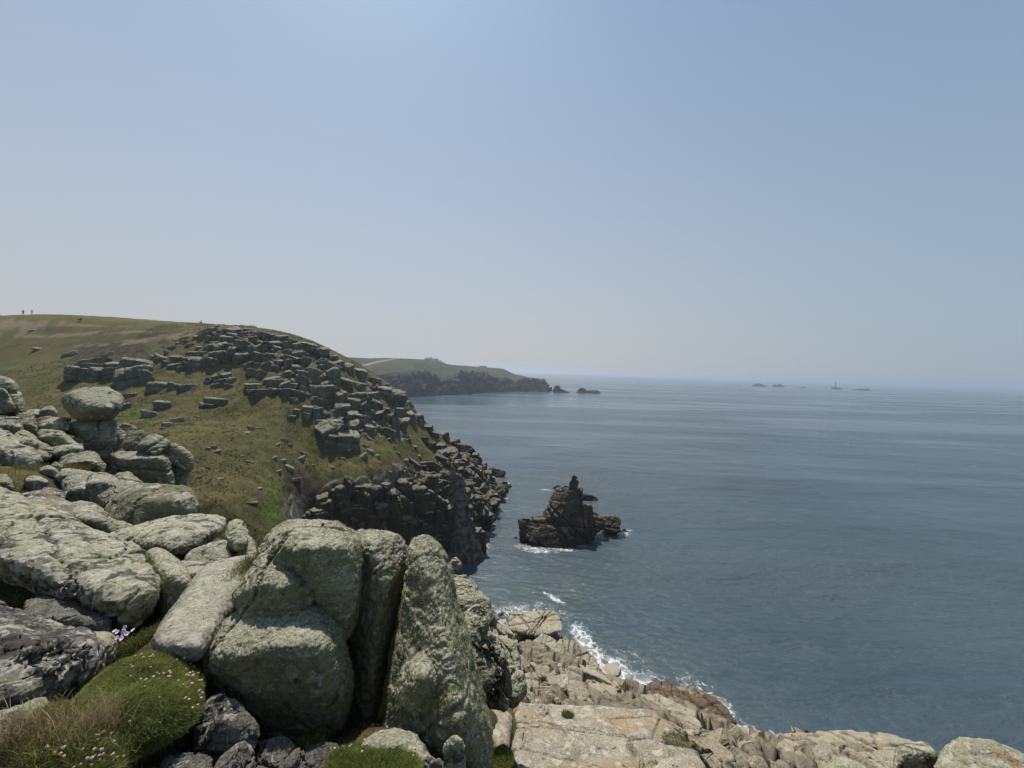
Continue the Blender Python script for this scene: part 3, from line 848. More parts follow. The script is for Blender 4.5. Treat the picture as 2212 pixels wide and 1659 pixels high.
HV[:, 2] += smoothstep(1.8, 2.4, tpar) * smoothstep(2.97, 2.5, tpar) * (5.0 * fbm(HV, 1 / 45., 4, 3, ridged=True) - 2) + smoothstep(2.2, 2.6, tpar) * .6 * fbm(HV, 1 / 8., 3, 6)
HV[:, 2] = np.where((tpar > 1) & (tpar < 2.2), HV[:, 2] + 0 * tpar, HV[:, 2])
def head_mat():
    t = NT('headland_turf_and_cliff')
    c = t.attr('cliff')
    g = t.mix(t.ramp(t.noise(.012, 6, .6), .35, .65), (.036, .041, .024), (.060, .060, .035))
    g = t.mix(t.ramp(t.noise(.05, 6, .65), .5, .7, 0, .6), g, (.045, .05, .025))
    k = t.mix(t.ramp(t.noise(.06, 8, .7), .35, .7), (.018, .017, .016), (.075, .068, .056))
    col = t.mix(c, g, k)
    col = t.mix(t.attr('track'), col, (.24, .205, .15))
    t.put(t.bsdf.inputs['Base Color'], col); t.bsdf.inputs['Roughness'].default_value = .95
    t.bsdf.inputs['Specular IOR Level'].default_value = .1
    t.put(t.bsdf.inputs['Normal'], t.bump(t.noise(.1, 8, .65), .9, 3.0))
    return t.m
hm = new_mesh('far_headland', HV, HF)
hpx, hpy = project(HV)
ncl = fbm(HV, 1 / 22., 4, 9)
set_attr(hm, 'cliff', np.clip(smoothstep(2.30, 1.96, tpar + .25 * ncl), 0, 1))
set_attr(hm, 'track', poly_mask(hpx, hpy, [(783, 788), (812, 780), (850, 774), (853, 776), (815, 784), (795, 790), (783, 791)], 2) * (tpar > 2) * (tpar < 3.05))
tag(link('far_headland', hm, None), kind='structure'); hm.materials.append(head_mat())
# ------------------------------------------------------------------ boulders near the eye, each shaped on its own
def boulder(name, label, hulls, mat, res=60, sub=1, rnd=.03, blend=.04, amps=None, grooves=(), seed=0, smooth=2, group=None, cat='boulder', joint=None):
    hs = [h if isinstance(h, np.ndarray) else outline_hull(**h) for h in hulls]
    V, F = sdf_rock(hs, res, rnd, blend)
    V = laplace(V, F, smooth, .5)
    size = np.linalg.norm(V.max(0) - V.min(0))
    for k in range(sub):
        V, F = subdiv(V, F)
    V = laplace(V, F, 2 * max(sub, 1), .5)
    if amps is None:
        amps = [(.045 * size, 1.6 / size, 3, False), (.016 * size, 6 / size, 4, True), (.006 * size, 22 / size, 4, False)]
    V = rough(V, F, amps, seed)
    if joint:
        V = jointed(V, F, *joint, seed=seed + 500)
    if grooves:
        V = groove(V, F, grooves, seed)
    c = V.mean(0); c[2] = V[:, 2].min()
    me = new_mesh(name, V - c, F)
    o = link(name, me, mat, loc=c)
    tag(o, label, cat, group)
    return o, V, F

def oh(outl, dn, df, thick, extra=(), bulge=0.0, ridge=0.0, grow=1.0):
    return dict(outl=outl, dn=dn, df=df, thick=thick, extra=extra, bulge=bulge, ridge=ridge, grow=grow)

HAMP = [(.05, .9, 3, False), (.03, 3.2, 4, True), (.02, 11, 4, True), (.010, 32, 4, True)]
HERO = {}
# the big boulder of three swelling masses
HERO['a'] = boulder('boulder', 'huge three-lobed lichen-covered boulder, largest in the front row of upright rocks', [
    oh([(437, 1411), (459, 1361), (505, 1318), (560, 1306), (679, 1302), (725, 1340), (743, 1400), (757, 1496), (734, 1578), (689, 1608), (562, 1580), (462, 1494)], 3.55, 3.75, 1.2,
       [(452, 1412, 3.25), (560, 1400, 3.15), (690, 1400, 3.2), (720, 1500, 3.25), (560, 1510, 3.25)]),
    oh([(497, 1290), (537, 1236), (583, 1194), (630, 1206), (660, 1247), (676, 1297), (633, 1335), (525, 1335)], 3.55, 4.0, .9, [(560, 1260, 3.5), (620, 1262, 3.5)]),
    oh([(552, 1215), (577, 1150), (611, 1128), (661, 1123), (734, 1127), (762, 1148), (773, 1230), (771, 1297), (761, 1365), (735, 1390), (620, 1330), (570, 1290)], 3.75, 4.6, 1.0,
       [(600, 1190, 3.75), (690, 1182, 3.65), (755, 1190, 3.75), (755, 1330, 3.7)])],
    M_HERO, 90, 2, .018, .008, HAMP, seed=1, smooth=1, joint=(.75, .03, .04, .03))
HERO['b'] = boulder('boulder', 'narrow upright slab with a pale ridge, wedged between three-lobed boulder and tall pointed slab', [
    oh([(767, 1160), (785, 1148), (810, 1157), (858, 1157), (873, 1180), (871, 1230), (856, 1280), (846, 1340), (826, 1411), (814, 1453), (812, 1531), (798, 1590), (768, 1525), (748, 1425), (752, 1318)], 4.0, 4.7, 1.6,
       [(800, 1172, 4.2), (836, 1250, 4.0), (820, 1330, 3.9)])], M_HERO, 80, 2, .015, .01, HAMP, seed=2, smooth=1, joint=(.7, .04, .03, .03))
HERO['c'] = boulder('boulder', 'tall pointed slab with fuzzy green lichen, rightmost of the upright front rocks', [
    oh([(893, 1190), (898, 1164), (912, 1157), (936, 1171), (956, 1194), (970, 1240), (986, 1297), (1004, 1372), (1018, 1425), (1036, 1496), (1054, 1542), (1066, 1602), (1064, 1690), (960, 1665), (880, 1610), (846, 1595), (844, 1531), (864, 1432), (880, 1354), (890, 1247)], 3.2, 4.3, 1.3,
       [(915, 1190, 4.0), (940, 1300, 3.55), (958, 1400, 3.3), (985, 1500, 3.05), (1000, 1600, 2.9)]),
    oh([(874, 1445), (897, 1410), (930, 1402), (962, 1450), (978, 1520), (955, 1548), (900, 1548), (868, 1505)], 3.2, 3.5, .5, [(915, 1460, 3.1)])],
    M_HERO, 90, 2, .018, .01, HAMP, seed=3, smooth=1, joint=(.7, .015, .02, .03))
SA = [(.03, 1.5, 3, False), (.02, 5, 4, True), (.010, 18, 4, True), (.004, 60, 3, False)]
boulder('boulder', 'dark grey boulder tucked under the left foot of the three-lobed boulder', [oh([(412, 1570), (440, 1515), (462, 1500), (500, 1510), (542, 1545), (560, 1590), (552, 1628), (500, 1650), (410, 1640)], 2.75, 3.05, .6, [(480, 1560, 2.75)])], M_DARKB, 60, 2, .012, .03, SA, joint=(3.2, .04, .025, .015), seed=4)
boulder('boulder', 'small grey boulder at the bottom edge below the dark tucked boulder', [oh([(450, 1690), (480, 1640), (525, 1603), (545, 1625), (548, 1700)], 2.45, 2.65, .5, [(505, 1650, 2.45)])], M_DARKB, 56, 2, .012, .03, SA, joint=(3.2, .04, .025, .015), seed=5)
boulder('boulder', 'low dark boulder left of the small grey one at the bottom edge', [oh([(340, 1690), (360, 1640), (410, 1628), (455, 1648), (465, 1700)], 2.4, 2.6, .5)], M_DARKB, 52, 2, .012, .03, SA, joint=(3.2, .04, .025, .015), seed=6)
boulder('boulder', 'blocky dark boulder in shadow under the three-lobed boulder', [oh([(545, 1660), (560, 1600), (610, 1592), (650, 1625), (660, 1690), (560, 1700)], 2.7, 2.95, .5)], M_DARKB, 52, 2, .012, .03, SA, joint=(3.2, .04, .025, .015), seed=7)
boulder('boulder', 'flat dark stone in shadow left of the bright green tussock', [oh([(640, 1660), (660, 1610), (720, 1612), (760, 1650), (740, 1690), (650, 1690)], 2.7, 2.95, .4)], M_DARKB, 52, 2, .012, .03, SA, joint=(3.2, .04, .025, .015), seed=8)
boulder('boulder', 'pale humped boulder at the foot of the gap between the slabs', [oh([(776, 1612), (800, 1588), (850, 1572), (892, 1580), (918, 1607), (940, 1648), (930, 1680), (800, 1680)], 2.7, 2.95, .6, [(850, 1610, 2.72)])], M_NEAR, 56, 2, .014, .03, SA, seed=9)
boulder('boulder', 'small upright stone against the base of the tall pointed slab', [oh([(958, 1645), (966, 1605), (980, 1596), (994, 1607), (1000, 1645), (998, 1700), (955, 1700)], 2.55, 2.62, .25)], M_NEAR, 50, 2, .014, .03, SA, seed=10)
boulder('boulder', 'small pebbly stone between the humped boulder and the upright stone', [oh([(925, 1680), (930, 1645), (950, 1640), (962, 1660), (960, 1690)], 2.6, 2.65, .2)], M_DARKB, 30, 1, .07, .03, SA, seed=11)
# slab to the left of the front row, seen along its bare top
boulder('boulder', 'long flat-topped slab with bare top leaning beside the three-lobed boulder', [
    oh([(323, 1392), (357, 1348), (412, 1265), (446, 1224), (487, 1208), (546, 1196), (552, 1230), (520, 1290), (480, 1345), (447, 1392), (432, 1437), (398, 1440), (330, 1420)], 3.15, 5.6, .9,
       [(325, 1390, 3.25), (436, 1398, 3.1), (400, 1395, 3.12)])], M_SLAB, 66, 2, .03, .02, [(.03, 1.1, 3, False), (.018, 4, 4, True), (.010, 16, 4, True), (.004, 50, 3, False)], seed=12)
KA = [(.07, .8, 3, False), (.04, 2.6, 4, True), (.022, 9, 4, True), (.008, 34, 3, False)]
HERO['k'] = boulder('boulder', 'broad sprawling lichen-crusted boulder with an overhanging lip, at the left edge', [
    oh([(-40, 1062), (26, 1076), (74, 1091), (111, 1111), (178, 1137), (238, 1163), (294, 1183), (312, 1202), (328, 1236), (346, 1252), (343, 1275), (331, 1317), (308, 1362), (282, 1377), (250, 1335), (200, 1310), (111, 1290), (48, 1255), (-40, 1225)], 4.35, 7.0, 1.5,
       [(0, 1200, 4.9), (120, 1262, 4.5), (215, 1292, 4.3), (296, 1300, 4.25), (338, 1270, 4.5)])], M_NEAR, 90, 2, .015, .015, KA, seed=13, joint=(.5, .06, .045, .035),
    grooves=[(P(110, 1180, 5.5), (.55, .8, .1), .035, .05), (P(235, 1210, 5.2), (-.6, .75, .2), .03, .035)])
boulder('boulder', 'green lichened block split off the right end of the broad lip-edged boulder', [
    oh([(312, 1190), (334, 1178), (375, 1200), (396, 1228), (411, 1265), (388, 1303), (362, 1340), (348, 1318), (350, 1256), (322, 1228)], 4.7, 5.7, .9, [(365, 1240, 4.75), (395, 1268, 4.75)])], M_HERO, 56, 2, .05, .02, SA, seed=14)
HERO['m'] = boulder('boulder', 'mottled black and white boulder beside the grassy hummock, at the left edge', [
    oh([(-60, 1310), (41, 1328), (100, 1345), (149, 1356), (177, 1384), (199, 1407), (210, 1427), (203, 1455), (171, 1470), (145, 1494), (108, 1515), (70, 1556), (35, 1545), (-60, 1580)], 2.75, 4.2, 1.2,
       [(0, 1380, 3.2), (80, 1420, 3.0), (150, 1425, 3.05), (60, 1490, 2.75)])],
    granite('mottled_granite', 1.0, (.09, .085, .075), (.25, .24, .22), .45, (.19, .195, .115), .85, .95, .25), 80, 2, .02, .02, KA, seed=15, joint=(.8, .07, .05, .035), grooves=[(P(60, 1440, 2.9), (.3, .3, .9), .03, .05)])
boulder('boulder', 'small square stone at the right end of the mottled boulder', [oh([(184, 1380), (200, 1370), (240, 1369), (250, 1392), (240, 1432), (206, 1434)], 3.75, 3.95, .35, [(215, 1384, 3.72)])], M_NEAR, 40, 1, .05, .03, SA, seed=16)
boulder('boulder', 'small grey stone at the lower left corner of the mottled boulder', [oh([(-40, 1560), (20, 1545), (60, 1535), (96, 1512), (90, 1545), (60, 1580), (-40, 1600)], 2.55, 2.75, .4)], M_NEAR, 40, 1, .06, .03, SA, seed=17)
# middle ground, left
MA = [(.10, .5, 3, False), (.05, 1.7, 4, True), (.022, 6, 4, True), (.008, 22, 3, False)]
boulder('boulder', 'low wing-shaped pale ledge rock with a shadowed notch, left of the front row', [
    oh([(227, 1156), (282, 1139), (357, 1126), (446, 1112), (483, 1112), (498, 1122), (486, 1150), (450, 1171), (405, 1190), (370, 1196), (316, 1183), (245, 1170)], 6.4, 8.4, .8,
       [(320, 1160, 6.8), (440, 1150, 6.8)])], M_NEAR, 66, 2, .05, .02, [(.05, .8, 3, False), (.04, 2.4, 4, True), (.018, 9, 4, True), (.006, 30, 3, False)], seed=18)
boulder('boulder', 'knobbly green rock standing at the right tip of the wing-shaped ledge', [oh([(494, 1128), (505, 1120), (522, 1126), (528, 1160), (538, 1182), (552, 1208), (520, 1225), (496, 1200)], 6.3, 7.0, .7), oh([(500, 1150), (520, 1150), (530, 1180), (505, 1185)], 6.2, 6.4, .5)],
        M_HERO, 50, 1, .07, .02, [(.06, 2.0, 3, True), (.03, 6, 4, True), (.012, 22, 3, False)], seed=19)
boulder('boulder', 'shaded block under the notch of the wing-shaped ledge', [oh([(395, 1215), (410, 1192), (450, 1178), (490, 1165), (500, 1200), (490, 1222), (430, 1232)], 6.0, 6.4, .8)], M_NEAR, 44, 1, .06, .03, SA, seed=20)
boulder('boulder', 'long rounded lichen boulder with an orange crest, lying above the wing-shaped ledge', [
    oh([(222, 1140), (230, 1100), (240, 1080), (262, 1066), (294, 1063), (318, 1055), (353, 1052), (401, 1057), (418, 1072), (427, 1090), (422, 1112), (400, 1124), (334, 1128), (282, 1136), (235, 1150)], 8.5, 9.9, 1.5,
       [(300, 1080, 8.8), (390, 1078, 8.8)], .25)], granite('orange_crest_granite', .6, (.085, .08, .066), (.22, .21, .17), .95, (.19, .20, .115), .5, .25, .55), 64, 2,  .022, .02, MA, joint=(.5, .045, .045, .05), seed=21,
    grooves=[(P(287, 1100, 8.7), (.9, .1, .2), .06, .10)])
# balanced stack
boulder('balanced_boulder', 'big smooth boulder balanced on top of the rock stack', [
    oh([(139, 862), (155, 851), (185, 840), (218, 841), (234, 838), (250, 846), (262, 855), (267, 871), (261, 889), (248, 902), (208, 906), (169, 908), (157, 904), (146, 887)], 17.6, 18.6, 2.2, [(160, 862, 17.4), (235, 880, 17.0), (190, 885, 17.0)], .2)],
    M_MID, 64, 2, .02, .02, [(.10, .45, 3, False), (.06, 1.4, 3, True), (.02, 6, 4, True), (.008, 20, 3, False)], seed=22)
boulder('boulder', 'flattened boulder carrying the big balanced one', [oh([(131, 932), (150, 915), (170, 908), (208, 904), (245, 905), (254, 918), (236, 934), (224, 944), (190, 950), (160, 944)], 17.4, 18.2, 2.2, (), .2)], M_MID, 54, 2,  .022, .02, MA, joint=(.5, .045, .045, .05), seed=23, grooves=[(P(195, 928, 17.3), (.7, .1, .6), .05, .08)])
boulder('boulder', 'dark lowest boulder at the base of the balanced stack', [oh([(150, 946), (190, 950), (226, 942), (250, 923), (266, 934), (272, 953), (256, 966), (234, 974), (198, 980), (165, 976)], 17.2, 17.8, 2.0, (), .2)], M_MID, 54, 2,  .022, .02, MA, joint=(.5, .045, .045, .05), seed=24, grooves=[(P(236, 955, 17.0), (.8, .1, .4), .06, .1)])
boulder('boulder', 'small boulder peeping out right of the balanced stack', [oh([(250, 922), (266, 913), (294, 921), (296, 930), (280, 940), (260, 936)], 18.8, 19.2, 1.0)], M_MID, 40, 1,  .022, .02, MA, joint=(.5, .045, .045, .05), seed=25)
boulder('boulder', 'tilted boulder with an orange top on the big square block', [oh([(264, 955), (276, 934), (304, 929), (320, 938), (311, 956), (296, 974), (278, 977), (262, 966)], 16.2, 16.9, 1.4, (), .15)], granite('orange_top_granite', .45, (.085, .08, .066), (.21, .2, .16), .8, (.17, .18, .105), .3, .25, .6), 50, 2,  .022, .02, MA, joint=(.5, .045, .045, .05), seed=26)
boulder('boulder', 'rounded wedge boulder on the right shoulder of the big square block', [oh([(298, 968), (309, 950), (329, 939), (345, 943), (365, 956), (355, 970), (337, 980), (315, 978)], 15.6, 16.3, 1.4, (), .15)], M_MID, 50, 2,  .022, .02, MA, joint=(.5, .045, .045, .05), seed=27, grooves=[(P(325, 962, 15.5), (.5, .2, -.7), .05, .08)])
boulder('boulder', 'big square-faced block below the balanced stack', [
    oh([(237, 1020), (242, 986), (256, 975), (298, 974), (343, 974), (367, 986), (364, 1004), (372, 1024), (380, 1042), (372, 1065), (317, 1070), (250, 1065)], 15.3, 16.2, 2.6, [(255, 990, 15.3), (350, 990, 15.3)], .15)],
    M_MID, 66, 2, .014, .02, [(.09, .4, 3, False), (.05, 1.5, 3, True), (.02, 6, 4, True), (.008, 22, 3, False)], seed=28, grooves=[(P(300, 1017, 15.2), (0.05, 0, 1), .05, .07), (P(270, 1000, 15.2), (1, .1, .1), .04, .06)])
for k, (ol, sd) in enumerate([([(352, 964), (367, 960), (387, 970), (411, 984), (416, 1000), (408, 1018), (380, 1000), (362, 985)], 29), ([(362, 986), (378, 984), (388, 1000), (392, 1030), (390, 1058), (372, 1056), (380, 1030), (368, 1006)], 30), ([(384, 985), (404, 995), (408, 1018), (400, 1048), (390, 1060), (385, 1020)], 31)]):
    boulder('boulder', ['lumpy capstone draped over the columns right of the square block', 'fluted dark column against the right side of the square block', 'outermost fluted column, edge of the square block group above the slope'][k],
            [oh(ol, 15.9 - .1 * k, 16.3, 1.8)], M_MID, 50, 1,  .022, .02, MA, joint=(.5, .045, .045, .05), seed=sd)
LEFTROCKS = [
    ('dark cleft block behind the square block, under the balanced stack', [(205, 975), (242, 968), (244, 1020), (225, 1030), (205, 1005)], 17.0, 17.3, 1.5, 'M'),
    ('pair of fused rounded rocks with a notch, left of the square block', [(130, 990), (150, 980), (169, 980), (187, 975), (206, 978), (216, 996), (228, 1008), (224, 1022), (184, 1028), (140, 1022)], 14.0, 14.8, 1.4, 'M'),
    ('smooth humped rock below the left edge of the square block', [(240, 1036), (256, 1021), (279, 1021), (299, 1038), (313, 1053), (305, 1068), (270, 1070), (240, 1055)], 12.8, 13.6, 1.2, 'M'),
    ('smaller green hump leaning on the smooth humped rock', [(262, 1042), (278, 1038), (300, 1050), (312, 1064), (290, 1078), (262, 1066)], 12.2, 12.6, .9, 'M'),
    ('tall green dome behind the long orange-crested boulder', [(208, 1085), (222, 1058), (238, 1044), (254, 1041), (272, 1050), (286, 1064), (280, 1090), (240, 1130), (212, 1140)], 10.8, 11.6, 1.2, 'M'),
    ('square block with pale top left of a black cleft', [(137, 1042), (151, 1026), (170, 1022), (192, 1023), (194, 1090), (170, 1092), (142, 1080)], 11.6, 12.4, 1.2, 'P'),
    ('white-topped block right of the black cleft', [(194, 1030), (215, 1024), (234, 1026), (252, 1036), (232, 1054), (222, 1075), (210, 1092), (197, 1092)], 11.4, 12.2, 1.2, 'P'),
    ('dark leaning stone in the hollow left of the pale-topped block', [(77, 1080), (95, 1055), (115, 1054), (139, 1066), (134, 1082), (100, 1090)], 10.8, 11.2, .8, 'D'),
    ('long diagonal slab running down from the left edge', [(-30, 915), (0, 925), (30, 943), (56, 963), (80, 983), (84, 998), (74, 1006), (52, 1002), (20, 978), (-30, 965)], 13.6, 15.5, 1.3, 'P'),
    ('rounded diagonal rock just above the long diagonal slab', [(34, 948), (55, 941), (75, 945), (100, 968), (115, 977), (106, 990), (80, 980), (50, 964)], 14.6, 15.6, 1.2, 'M'),
    ('pale-topped square block at the left edge under the tall crag', [(-30, 900), (0, 902), (40, 903), (47, 925), (44, 945), (-30, 940)], 16.4, 17.0, 1.6, 'P'),
    ('rounded block just right of the pale-topped block at the left edge', [(38, 897), (52, 892), (70, 893), (78, 915), (86, 936), (60, 944), (44, 930)], 17.0, 17.6, 1.5, 'M'),
    ('rock behind the dark gap at the left foot of the balanced stack', [(86, 936), (105, 930), (125, 932), (147, 945), (166, 964), (130, 968), (95, 955)], 15.6, 16.4, 1.2, 'M'),
    ('low ledge with a square end in front of the balanced stack', [(108, 972), (140, 963), (165, 959), (174, 961), (173, 980), (140, 986), (112, 982)], 14.8, 15.4, 1.0, 'P'),
    ('small stone between the diagonal slab and the fused rocks', [(70, 978), (85, 971), (103, 979), (101, 992), (80, 996)], 14.0, 14.4, .7, 'M'),
    ('squat block in the heather left of the leaning stone', [(58, 1040), (66, 1030), (82, 1029), (101, 1036), (100, 1056), (70, 1060)], 11.6, 12.0, .8, 'P'),
    ('green boulder half out of the left edge above the broad lip-edged boulder', [(-30, 1028), (0, 1027), (14, 1026), (25, 1043), (22, 1066), (-30, 1070)], 11.0, 11.4, .8, 'M'),
    ('flat ledge stone left of the balanced boulder', [(54, 895), (62, 886), (88, 886), (92, 900), (60, 905)], 19.0, 19.6, 1.2, 'P'),
    ('second flat ledge stone nearest the balanced boulder', [(88, 890), (96, 880), (112, 878), (122, 888), (120, 902), (92, 904)], 19.0, 19.6, 1.2, 'M'),
    ('broad low rock bridging the ledge stones and the balanced stack', [(84, 912), (110, 902), (140, 905), (150, 918), (132, 934), (95, 930)], 17.2, 18.4, 1.4, 'P'),
    ('pale slab surfacing from the heather above the cleft blocks', [(120, 1030), (140, 1014), (180, 1018), (215, 1022), (240, 1030), (190, 1036), (140, 1042)], 12.4, 13.2, .8, 'P'),
    ('small pale stone in the heather below the fused rocks', [(88, 1012), (104, 1006), (122, 1012), (128, 1024), (108, 1030), (90, 1026)], 12.8, 13.1, .6, 'P'),
    ('dark knob beside the small pale stone in the heather', [(112, 1002), (122, 998), (134, 1006), (130, 1016), (116, 1014)], 13.4, 13.6, .5, 'M'),
    ('orange-stained slab behind the broad lip-edged boulder', [(40, 1075), (80, 1066), (130, 1078), (190, 1110), (225, 1135), (200, 1150), (120, 1118), (60, 1095)], 8.0, 10.2, .8, 'O'),
    ('long pale slab under the orange-crested boulder', [(160, 1095), (210, 1100), (250, 1130), (300, 1150), (260, 1172), (200, 1140)], 7.8, 9.4, .8, 'P'),
    ('pale flat rock between the wing-shaped ledge and the leaning slab', [(385, 1232), (410, 1215), (450, 1222), (470, 1235), (440, 1262), (400, 1275)], 5.2, 5.8, .6, 'S'),
    ('sunken block under the overhanging lip of the broad boulder', [(60, 1300), (100, 1290), (180, 1310), (230, 1330), (240, 1370), (150, 1368), (80, 1345)], 4.2, 4.6, .8, 'D')]
MM = {'M': M_MID, 'P': M_MIDP, 'D': M_DARKB, 'S': M_SLAB, 'O': granite('stained_granite', .6, (.11, .10, .085), (.27, .25, .21), .5, (.2, .2, .12), .7, .4, .6)}
for k, (lb, ol, dn, df, th, mk) in enumerate(LEFTROCKS):
    s_ = (max(q[0] for q in ol) - min(q[0] for q in ol)) / FPX * dn
    am = [(.05 * s_, 1.2 / s_, 3, False), (.03 * s_, 4 / s_, 4, True), (.012 * s_, 14 / s_, 4, True)]
    boulder('boulder', lb, [oh(ol, dn, df, th, (), 0, .28 + .1 * (k % 3), 1.07)], MM[mk], 52, 2, .014, .02, am, smooth=1, joint=(1.2 / s_, .035 * s_, .03 * s_, .02 * s_), seed=40 + k)
boulder('crag', 'tall shaded crag of stacked lobes, cut by the left edge on the grass slope', [oh([(-40, 812), (0, 814), (25, 816), (36, 828), (38, 850), (44, 870), (56, 895), (-40, 900)], 20, 21, 2.5), oh([(-40, 840), (5, 838), (22, 850), (30, 890), (-40, 900)], 19.2, 19.5, 1.5)],
        M_MID, 56, 2, .05, .015, MA, seed=80, grooves=[(P(10, 850, 20), (.1, 0, 1), .1, .15), (P(20, 838, 20), (.9, 0, .3), .08, .12)], cat='crag')
# knobbly rocks below the pointed slab, to its right
KN = [(.06, 1.4, 3, True), (.035, 4, 4, True), (.014, 14, 4, True), (.006, 40, 3, False)]
for k, (lb, ol, dn, df, th) in enumerate([
    ('topmost knob of the lichened rocks right of the pointed slab', [(968, 1262), (980, 1248), (1010, 1253), (1027, 1275), (1024, 1295), (985, 1300)], 7.3, 7.8, 1.0),
    ('round brown knob second from the top, right of the pointed slab', [(984, 1290), (1005, 1280), (1032, 1283), (1052, 1300), (1057, 1326), (1042, 1350), (1006, 1340)], 7.0, 7.4, 1.0),
    ('upright green knob below the round brown one', [(1000, 1355), (1012, 1318), (1030, 1308), (1050, 1325), (1052, 1350), (1042, 1385), (1008, 1392)], 6.4, 6.8, .9),
    ('large shaded cluster rock with curved cracks, beside the foot of the pointed slab', [(1000, 1405), (1020, 1375), (1050, 1383), (1082, 1418), (1102, 1450), (1108, 1492), (1092, 1532), (1058, 1530), (1026, 1505), (1008, 1465)], 5.9, 6.5, 1.2),
    ('green-topped rock behind the shaded cluster rock', [(1040, 1390), (1070, 1378), (1102, 1392), (1122, 1430), (1114, 1470), (1085, 1440)], 6.8, 7.4, 1.2),
    ('lowest green rock between the cluster rock and the buff boulders', [(1085, 1470), (1105, 1440), (1122, 1450), (1126, 1495), (1108, 1515), (1090, 1510)], 6.6, 6.9, .8)]):
    boulder('boulder', lb, [oh(ol, dn, df, th, (), .1)], M_HERO if k != 3 else M_MID, 54, 2, .02, .02, KN, joint=(1.2, .05, .045, .03), seed=90 + k, grooves=[(P(1060, 1440, 6), (.5, .1, .8), .05, .09), (P(1075, 1480, 6), (.8, .1, -.4), .05, .08)] if k == 3 else ())
# the sunlit platform and the boulders near the right corner
PA = [(.05, .5, 3, False), (.035, 1.6, 4, True), (.018, 6, 4, True), (.006, 24, 3, False)]
_,_pv,_pf = boulder('rock_platform', 'broad sunlit pinkish rock platform with orange stains, bottom centre', [
    oh([(1104, 1546), (1112, 1526), (1220, 1524), (1330, 1530), (1440, 1558), (1482, 1600), (1560, 1700), (1300, 1740), (1085, 1740)], 6.7, 10.0, 1.6)], M_PLAT, 96, 2, .008, .02, PA, seed=100, smooth=1, joint=(.42, .07, .05, .03), cat='rock platform', grooves=[(P(1180, 1560, 9), (.15, 1, 0), .03, .05), (P(1240, 1600, 8.2), (1, .35, 0), .025, .04), (P(1350, 1580, 8.6), (.1, 1, .2), .03, .05), (P(1300, 1640, 7.6), (.25, 1, 0), .025, .04), (P(1400, 1600, 8), (.9, -.5, 0), .035, .05)])
PLAT_VF = (_pv, _pf)
boulder('rock_platform', 'narrow end of the pink platform beyond a grassy crack, touching the pointed slab', [oh([(1036, 1512), (1060, 1512), (1102, 1540), (1100, 1600), (1078, 1740), (1040, 1740), (1045, 1600)], 6.4, 9.4, 1.4)], M_PLAT, 60, 2, .03, .02, PA, seed=101, cat='rock platform')
boulder('boulder', 'low lichened rock at the bottom edge right of the platform centre', [oh([(1395, 1690), (1410, 1655), (1450, 1632), (1500, 1640), (1530, 1670), (1540, 1710), (1400, 1710)], 6.5, 7.4, .9)], M_PLAT, 50, 2, .06, .02, PA, seed=102)
boulder('boulder', 'buff rounded hump embedded in the right half of the platform', [oh([(1330, 1650), (1352, 1608), (1400, 1592), (1440, 1608), (1450, 1640), (1400, 1670)], 7.6, 8.6, .9)], M_PLAT, 50, 2, .05, .02, PA, seed=103)
boulder('boulder', 'furry green lichen rock low at the bottom edge, left of the pale square boulder', [oh([(1740, 1720), (1765, 1668), (1800, 1647), (1835, 1642), (1882, 1666), (1900, 1720)], 5.4, 5.8, .9)], M_HERO, 50, 2, .06, .02, SA, seed=104)
boulder('boulder', 'pale square boulder left of the orange-topped boulder, bottom right', [oh([(1933, 1640), (1940, 1613), (1985, 1604), (2010, 1612), (2022, 1640), (2018, 1720), (1930, 1720)], 5.4, 5.9, .9, [(1950, 1622, 5.5), (2005, 1624, 5.5)])], M_NEAR, 54, 2, .05, .02, SA, seed=105)
HERO['o'] = boulder('boulder', 'large rounded boulder with orange lichen on top, bottom right corner', [oh([(2022, 1700), (2030, 1650), (2060, 1604), (2100, 1595), (2150, 1606), (2215, 1640), (2300, 1680), (2320, 1760), (2040, 1760)], 4.3, 5.0, 1.3)], M_ORN, 64, 2, .04, .02, HAMP, seed=106, joint=(.6, .04, .03, .03))

